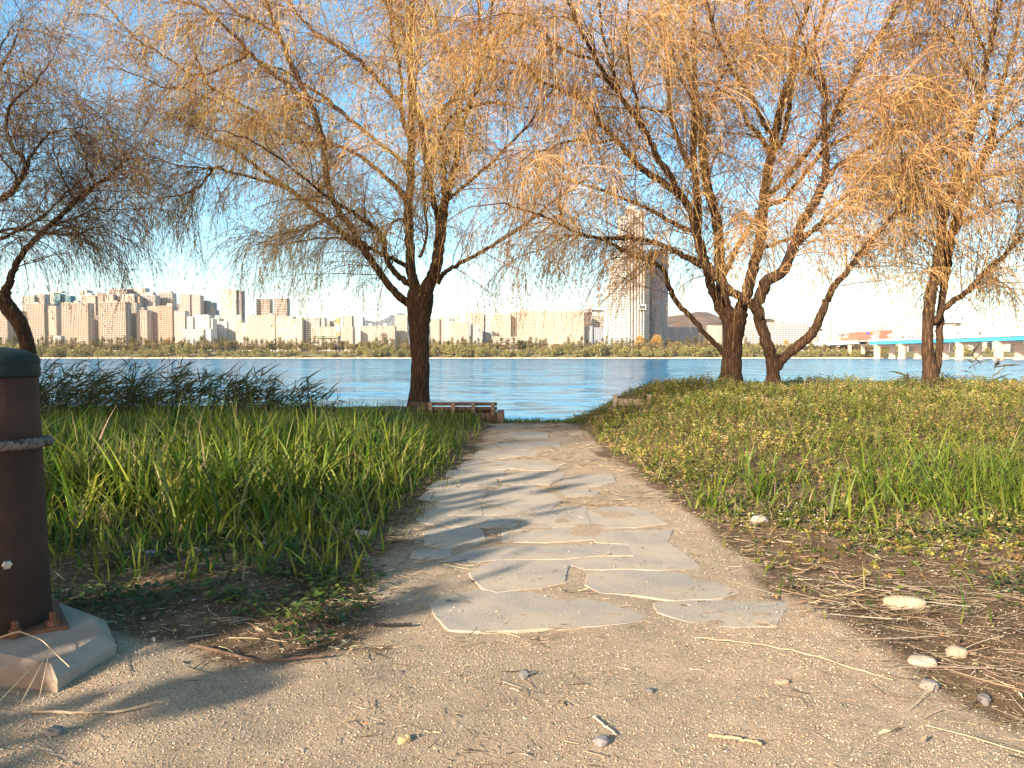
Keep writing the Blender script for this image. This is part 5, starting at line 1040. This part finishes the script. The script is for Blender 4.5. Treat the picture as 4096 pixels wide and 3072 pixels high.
# broadcast tower on the hill and a red and white mast
def lathe_tower(label, x, D, prof, name, cat):
    X0 = at(q7(x, 0)[0] / 4, 300, D)[0]; zb = at(512, q7(0, 862)[1] / 4, D)[2] - 30; e = empty(name, (X0, D, zb)); tag(e, label, cat)
    for nm, pts, c_ in prof:
        m = MB(); m.lathe([(max(r, .05), at(512, q7(0, y)[1] / 4, D)[2] - zb) for r, y in pts], 20); m.build(nm, wallm(c_), e, False)
lathe_tower('white broadcast tower with a pod and red striped mast on the hill', 1323, 4200, [('shaft', [(7, 885), (6, 860), (4.6, 752)], (.75, .72, .70)), ('pod', [(5, 752), (11, 748), (13, 738), (13, 728), (11, 722), (11, 712), (8, 706), (4, 704)], (.62, .58, .58)), ('mast', [(4, 704), (3.6, 690)], (.75, .72, .70)), ('mast', [(3.6, 690), (3, 668)], (.55, .12, .10)), ('mast', [(3, 668), (2.4, 655)], (.75, .72, .70)), ('mast', [(2.4, 655), (1.6, 625)], (.55, .14, .12))], 'broadcast_tower', 'tower')
def mast():
    D = 4100; X0 = at(q7(1222, 0)[0] / 4, 300, D)[0]; z0 = at(512, q7(0, 885)[1] / 4, D)[2]; z1 = at(512, q7(0, 765)[1] / 4, D)[2]; e = empty('radio_mast', (X0, D, z0)); tag(e, 'thin red and white lattice mast left of the broadcast tower', 'mast'); n = 7; H = z1 - z0
    for k in range(n):
        m = MB(); w0, w1 = 16 * (1 - k / n) + 2, 16 * (1 - (k + 1) / n) + 2; za, zb_ = H * k / n, H * (k + 1) / n; P = []
        for sx, sy in ((1, 1), (1, -1), (-1, -1), (-1, 1)): P.append([[sx * w0, sy * w0, za], [sx * w1, sy * w1, zb_]])
        for sx in (1, -1): P.append([[sx * w0, -w0, za], [-sx * w1, -w1, zb_]])
        m.tubes(np.array(P), np.full((6, 2), 1.2), 4); m.build('lattice_section', wallm((.60, .16, .12) if k % 2 else (.75, .72, .70)), e)
mast()
Bq(q7, 'white wide building on the crest of the brown hill', 1264, 1384, 880, 3600, WHT, ncol=10, win='pale', fl=6, sidecols=0, pil=0)

# ---------------------------------------------------------------- bridge
CONC = simple('bridge_concrete', (.56, .44, .33), .9, .15, .12, .12)
BLUE = simple('girder_blue', (.06, .36, .58), .5, .3, .06, .2); WHITE = simple('truss_white', (.78, .77, .74), .6, .2, .05, .2); DECK = simple('deck_concrete', (.60, .52, .46), .9, .1, .1, .2)
bx0, bx1 = 400., 421.
e = empty('road_bridge', (bx0, 700, WZ)); tag(e, 'blue girder road bridge on arched concrete piers with white truss', 'bridge')
def V_(x, y, z): return (x - bx0, y - 700, z - WZ)
def bb(m, x0, x1, y0, y1, z0, z1):
    a = V_(x0, y0, z0); b2 = V_(x1, y1, z1); m.box(a[0], b2[0], a[1], b2[1], a[2], b2[2])
DZ = 17.2
m = MB(); bb(m, bx0 - 1.5, bx1 + 1.5, 420, 862, DZ - 1.2, DZ); bb(m, bx0 - 1.5, bx0 - 1.2, 420, 862, DZ + .003, DZ + 1.1); m.build('deck', DECK, e)
for x_ in (bx0 - .6, bx1 - .4):
    m = MB(); bb(m, x_, x_ + 1.0, 420, 862, DZ - 4.6, DZ - 1.203); m.build('girder', BLUE, e)
for yb_ in (440, 490, 540, 586, 634, 690, 742, 792, 846):
    m = MB(); bb(m, bx0 - .5, bx0 + 4.7, yb_, yb_ + 4, -5, DZ - 4.62); bb(m, bx1 - 4.7, bx1 + .5, yb_, yb_ + 4, -5, DZ - 4.62)
    th = np.linspace(0, math.pi, 13); xa_, xb_ = bx0 + 4.705, bx1 - 4.705; mid_ = (xa_ + xb_) / 2; rx = (xb_ - xa_) / 2; zs = DZ - 8.8
    for k in range(12):
        xk0, xk1 = mid_ - rx * math.cos(th[k]), mid_ - rx * math.cos(th[k + 1]); z_0, z_1 = zs + 1.9 * math.sin(th[k]), zs + 1.9 * math.sin(th[k + 1]); zt_ = DZ - 4.63
        vv = [V_(x_, y_, z_) for y_ in (yb_ + .2, yb_ + 3.8) for x_, z_ in ((xk0, z_0), (xk1, z_1), (xk1, zt_), (xk0, zt_))]
        m.add(vv, [[0, 1, 2, 3], [7, 6, 5, 4], [0, 4, 5, 1], [3, 2, 6, 7]])
    pr = m.build('pier', CONC, e)
    for x_ in (bx0 + 2.1, bx1 - 2.1):
        m = MB(); m.prism([(x_ - bx0 + 4.2 * math.cos(a), yb_ + 2 - 700 + 4.2 * math.sin(a)) for a in np.linspace(0, 2 * math.pi, 21)[:-1]], -.5, 1.5, 0, .2); m.build('pile_cap', CONC, pr)
for x_ in (bx0 + .3, bx1 - .3):
    m = MB(); ys = np.arange(440, 832, 9.8); P = []
    hh = 9.5 * np.clip((832 - ys) / 30, 0, 1) ** .7 + .2; hh = hh * (1 - .14 * np.cos((ys - 440) / 62 * 2 * math.pi))
    for k in range(len(ys) - 1):
        a0, a1 = V_(x_, ys[k], DZ + .2), V_(x_, ys[k + 1], DZ + .2); t0, t1 = V_(x_, ys[k], DZ + hh[k]), V_(x_, ys[k + 1], DZ + hh[k + 1]); P += [[a0, t0], [t0, t1], [a0, t1] if k % 2 else [t0, a1]]
    m.tubes(np.array(P), np.full((len(P), 2), .42), 5); m.build('truss', WHITE, e)
m = MB(); ys = np.arange(450, 800, 19.6); m.tubes(np.array([[V_(bx0 + .3, y_, DZ + 9), V_(bx1 - .3, y_, DZ + 9)] for y_ in ys]), np.full((len(ys), 2), .35), 5); m.build('cross_bracing', WHITE, e)
# ramp viaduct towards the left
A = np.array([bx0 - 2, 872, DZ - 1.0]); ctl = [A] + [np.array([*at(q2(x, y)[0] / 4, q2(x, y)[1] / 4, Yr)]) for x, y, Yr in ((600, 531, 900), (400, 541, 925), (150, 556, 945), (0, 566, 955), (-180, 580, 965))]
e = empty('ramp_viaduct', tuple(ctl[2])); tag(e, 'pale low ramp viaduct running left from the blue girder bridge', 'viaduct'); R0 = np.array(ctl[2])
s = smooth_path(ctl, 5) - R0; d = nrm(np.gradient(s, axis=0)); sd = nrm(np.cross(d, [0, 0, 1]))
def sweep(w0, w1, z0, z1):
    n = len(s); v = np.concatenate([s + sd * w + np.array([0, 0, z]) for w, z in ((w0, z0), (w1, z0), (w1, z1), (w0, z1))]); i_ = np.arange(n - 1); f_ = []
    for a_, b2 in ((0, 1), (1, 2), (2, 3), (3, 0)): f_.append(np.c_[i_ + a_ * n, i_ + b2 * n, i_ + 1 + b2 * n, i_ + 1 + a_ * n])
    return v, np.concatenate(f_)
m = MB(); m.add(*sweep(-4.5, 4.5, -1.0, 0)); m.add(*sweep(-4.5, -4.2, .003, 1.0)); m.add(*sweep(4.2, 4.5, .003, 1.0)); m.build('deck', DECK, e)
m = MB(); m.add(*sweep(-3.6, 3.6, -2.9, -1.003)); m.build('girder', simple('girder_pale_blue', (.32, .52, .62), .5, .3, .1, .05), e)
for k in (3, 8, 13, 18, 22):
    m = MB(); c_ = s[k]; m.box(c_[0] - 1.6, c_[0] + 1.6, c_[1] - 1.6, c_[1] + 1.6, -14, c_[2] - 2.91); m.build('pier', CONC, e)

# ---------------------------------------------------------------- trees of the far bank
def far_tree(kind, seed):
    r = np.random.RandomState(seed); mb = MB()
    if kind == 'poplar': H, W, n, lo = 13, 1.5, 420, .06
    elif kind == 'bush': H, W, n, lo = 7.5, 4.6, 700, .0
    elif kind == 'round': H, W, n, lo = 10, 4.2, 650, .22
    else: H, W, n, lo = 26, 9, 2200, .10
    pal = {'poplar': [(.14, .13, .05), (.19, .16, .06), (.11, .11, .045)], 'bush': [(.28, .25, .10), (.34, .30, .12), (.22, .22, .08)], 'round': [(.24, .19, .085), (.18, .16, .07), (.30, .23, .10)], 'yellow': [(.55, .36, .10), (.48, .30, .08), (.60, .42, .15)]}[kind]
    nl = {'poplar': 9, 'bush': 14, 'round': 11, 'yellow': 26}[kind]
    # lobes
    t_ = r.rand(nl); cz = H * (lo + (1 - lo) * (.12 + .76 * t_)); prof = {'poplar': lambda t: np.sin(np.pi * np.clip(t * .9 + .12, 0, 1)) ** .7, 'bush': lambda t: np.cos(t * 1.3), 'round': lambda t: np.sin(np.pi * (t * .8 + .15)), 'yellow': lambda t: np.sin(np.pi * (t * .75 + .2))}[kind](t_)
    a = r.rand(nl) * 6.28; rad = W * prof * (.35 if kind == 'poplar' else .62); lob = np.c_[rad * np.cos(a), rad * np.sin(a), cz]
    lr = W * (.55 if kind == 'poplar' else .42) * (.7 + .6 * r.rand(nl))
    i = r.randint(0, nl, n); u = r.randn(n, 3); u /= np.linalg.norm(u, axis=1, keepdims=True); c = lob[i] + u * (lr[i] * (.55 + .5 * r.rand(n)))[:, None] * np.array([1, 1, 1.7 if kind == 'poplar' else .9]); c[:, 2] = np.maximum(c[:, 2], .2)
    sz = (.45 if kind == 'poplar' else .75 if kind != 'yellow' else 1.0) * (.6 + .8 * r.rand(n)); pc = np.array(pal)[r.randint(len(pal), size=nl)][i] * (1 + .22 * r.randn(n, 1)); ax = u + .8 * r.randn(n, 3)
    if kind in ('poplar', 'bush'): ax[:, 2] += .5
    st = np.random.get_state(); global rng; sv = rng; rng = r; leaves(mb, c, ax, sz, sz * .42, pc.clip(.02, .9), 1); rng = sv
    P = np.array([[[0, 0, -1.], [.1, .05, H * .35], [.05, -.1, H * .8]]]); mb.tubes(P, np.array([[.30, .22, .06]]) * (1.6 if kind == 'yellow' else 1), 6, 0, (.14, .10, .07))
    if kind in ('round', 'yellow'):
        k = 7; d0 = np.c_[r.randn(k, 2), np.ones(k) * 1.2]; sv = rng; rng = r; Q = grow(np.tile([0, 0, H * .25], (k, 1)), d0, np.full(k, H * .5), 4, 0, .1); rng = sv; mb.tubes(Q, np.tile([.16, .12, .08, .03], (k, 1)), 4, 0, (.14, .10, .07))
    return mb
MESH = {}
def put_tree(kind, name, label, group, x, y, s_, tint_seed):
    v_ = tint_seed % 5; key = (kind, v_)
    if key not in MESH: o = far_tree(kind, 100 + v_ * 7 + len(kind)).build(name, [TWIG, FARLEAF]); MESH[key] = o.data
    else: o = link(name, MESH[key])
    o.location = (x, y, float(farz(x, y)) - .1); o.rotation_euler = (0, 0, tint_seed * 1.7); o.scale = (s_[0], s_[0], s_[1]); return tag(o, label, 'shrub' if kind == 'bush' else 'tree', group)
LM = [(-1e9, 330, 'at the left edge'), (330, 540, 'in front of the beige grid blocks'), (540, 900, 'below the white arched gable block'), (900, 1300, 'below the long cream slab and twin towers'), (1300, 1640, 'between the striped chimney and the central willow trunk'), (1640, 2100, 'just right of the central willow trunk'), (2100, 2420, 'under the longest cream slab'), (2420, 2700, 'at the foot of the tallest glass tower'), (2700, 2900, 'left of the broad willow trunk'), (2900, 3200, 'between the broad and forked willow trunks'), (3200, 3600, 'before the ramp viaduct'), (3600, 1e9, 'behind the bridge piers')]
def where(px): return [l for a, b2, l in LM if a <= px < b2][0]
rr = np.random.RandomState(5)
def pxX(px, Y): return (px / 4 - 512) / F * Y
px = -60.
while px < 3000:
    Y = SH + 62 + 26 * rr.rand()
    if vnoise(px, 0, 90, 7) > .24: put_tree('poplar', 'poplar_tree', 'slim columnar poplar on the far bank ' + where(px), 'columnar poplars on the far bank', pxX(px, Y), Y, (1.5 + .7 * rr.rand(), 1.1 + .5 * rr.rand()), rr.randint(100))
    px += 8 + 15 * rr.rand()
px = -80.
while px < 3560:
    Y = SH + 44 + 34 * rr.rand(); put_tree('round', 'round_tree', 'rounded brownish tree on the far bank ' + where(px), 'round trees on the far bank', pxX(px, Y), Y, (1.15 + .6 * rr.rand(), .85 + .5 * rr.rand()), rr.randint(100)); px += 12 + 15 * rr.rand()
px = -80.
while px < 4140:
    Y = SH + 12 + 26 * rr.rand(); big = vnoise(px, 0, 130, 8); k_ = .75 + 1.1 * big if px < 3100 or px > 3560 else .9 + .5 * big
    if px < 3560 or rr.rand() < .6:
        if px > 3560: Y += 14
        put_tree('bush', 'willow_shrub', 'pale shrub by the far waterline ' + where(px), 'shrubs along the far waterline', pxX(px, Y), Y, (k_, k_ * (.8 + .3 * rr.rand())), rr.randint(100))
    px += (14 + 20 * rr.rand()) if big > .3 else 18 + 24 * rr.rand()
for k, (px, Y, w_, h_, lab) in enumerate(((q7(1680, 0)[0], 950, .8, .78, 'large golden tree at the foot of the tallest glass tower, left half of a pair'), (q7(1830, 0)[0], 955, .95, .82, 'largest golden tree at the foot of the dark glass tower'), (q5(1495, 0)[0], 960, .62, .68, 'rusty orange tree in front of the pinkish block on the left'), (q5(1300, 0)[0], 962, .4, .62, 'small ochre tree in front of the shadowed grey block'), (q8(1330, 0)[0], 960, .45, .62, 'russet tree before the long white slab, left of two'), (q8(1450, 0)[0], 962, .45, .6, 'russet tree before the long white slab, right of two'), (q7(1720, 0)[0], 930, .4, .32, 'small orange tree in front of the two golden ones'), (q8(2100, 0)[0], 905, .38, .32, 'small orange shrub by the water before the ramp viaduct'), (q8(1760, 0)[0], 1020, .4, .5, 'yellow tree under the white hillside tower'))):
    o = put_tree('yellow', 'golden_tree', lab, 'golden trees on the far bank', pxX(px, Y), Y, (w_, h_), k)
hb = None
for k, (x, y, h_) in enumerate(SHADE_SHRUBS):
    if hb is None: hb = far_tree('bush', 55).build('shade_shrub', [TWIG, FARLEAF]); o = hb
    else: o = link('shade_shrub', hb.data)
    o.location = (x, y, float(zfun(x, y))); o.scale = (.24, .24, h_ / 7.6); o.rotation_euler = (0, 0, k * 1.3); tag(o, 'dense unseen shrub added to shade the bollard and near ground', 'shrub', 'added shade shrubs')
# ---------------------------------------------------------------- air, light, sky, camera
if HAZE > 0:
    m = MB(); m.box(-9000, 9000, -90, 12700, -9, 640); hm = bpy.data.materials.new('haze_air'); hm.use_nodes = True; nt = hm.node_tree; nt.nodes.clear()
    o_ = nt.nodes.new('ShaderNodeOutputMaterial'); pv = nt.nodes.new('ShaderNodeVolumePrincipled'); pv.inputs['Color'].default_value = (.86, .90, .96, 1); pv.inputs['Density'].default_value = HAZE; pv.inputs['Anisotropy'].default_value = .2
    nt.links.new(pv.outputs[0], o_.inputs['Volume']); tag(m.build('haze', hm), 'thin pale haze over the river and city', None, None, 'stuff')
W = bpy.data.worlds.new('World'); S.world = W; W.use_nodes = True; nt = W.node_tree; bg = nt.nodes['Background']
sk = nt.nodes.new('ShaderNodeTexSky'); sk.sky_type = 'NISHITA'; sk.sun_disc = False; sk.sun_elevation = math.radians(SUN_EL); sk.altitude = 50; sk.air_density = SKY_AIR; sk.dust_density = SKY_DUST; sk.ozone_density = SKY_OZ
az = math.radians(180 + SUN_AZ)        # azimuth measured from the view direction (+Y), positive to the right
SUN = np.array([math.sin(az) * math.cos(math.radians(SUN_EL)), math.cos(az) * math.cos(math.radians(SUN_EL)), math.sin(math.radians(SUN_EL))])
sk.sun_rotation = az
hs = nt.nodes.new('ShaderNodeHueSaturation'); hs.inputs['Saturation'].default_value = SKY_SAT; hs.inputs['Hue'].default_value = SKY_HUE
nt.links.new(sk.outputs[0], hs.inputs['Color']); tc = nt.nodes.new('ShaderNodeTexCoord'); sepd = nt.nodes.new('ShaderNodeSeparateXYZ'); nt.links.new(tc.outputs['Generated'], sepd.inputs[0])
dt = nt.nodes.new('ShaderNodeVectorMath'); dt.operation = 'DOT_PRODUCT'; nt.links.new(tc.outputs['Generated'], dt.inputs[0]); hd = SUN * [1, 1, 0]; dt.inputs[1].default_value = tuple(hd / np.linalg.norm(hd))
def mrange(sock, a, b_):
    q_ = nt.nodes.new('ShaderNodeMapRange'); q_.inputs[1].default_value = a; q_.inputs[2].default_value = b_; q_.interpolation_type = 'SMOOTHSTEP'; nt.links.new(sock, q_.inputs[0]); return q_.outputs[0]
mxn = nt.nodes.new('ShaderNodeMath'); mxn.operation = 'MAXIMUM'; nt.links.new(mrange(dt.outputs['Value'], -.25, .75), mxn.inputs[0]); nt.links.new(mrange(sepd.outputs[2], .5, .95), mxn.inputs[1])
wm_ = nt.nodes.new('ShaderNodeMix'); wm_.data_type = 'RGBA'; wm_.blend_type = 'MULTIPLY'; nt.links.new(mxn.outputs[0], wm_.inputs[0]); nt.links.new(hs.outputs[0], wm_.inputs[6]); wm_.inputs[7].default_value = SKY_WARM   # warm tint added towards the sun and overhead to warm the shade
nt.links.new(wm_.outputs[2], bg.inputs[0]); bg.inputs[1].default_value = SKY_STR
L = bpy.data.lights.new('sun', 'SUN'); L.energy = SUN_STR; L.angle = math.radians(.53); L.color = SUN_COL
so = bpy.data.objects.new('sun', L); COL.objects.link(so)
from mathutils import Vector
so.rotation_euler = Vector(-SUN).to_track_quat('-Z', 'Y').to_euler()
cam = bpy.data.cameras.new('camera'); cam.sensor_width = 36; cam.lens = F / 1024 * 36; cam.clip_start = .05; cam.clip_end = 40000
co = bpy.data.objects.new('camera', cam); COL.objects.link(co); co.location = (0, 0, CZ); co.rotation_euler = (math.pi / 2 - PITCH, 0, 0); S.camera = co
vs = S.view_settings; vs.view_transform = 'Standard'; vs.look = 'None'; vs.gamma = 1; vs.use_curve_mapping = False; vs.exposure = EXPO
S.cycles.max_bounces = 6; S.cycles.transparent_max_bounces = 6; S.cycles.volume_bounces = 0; S.cycles.sample_clamp_indirect = 6
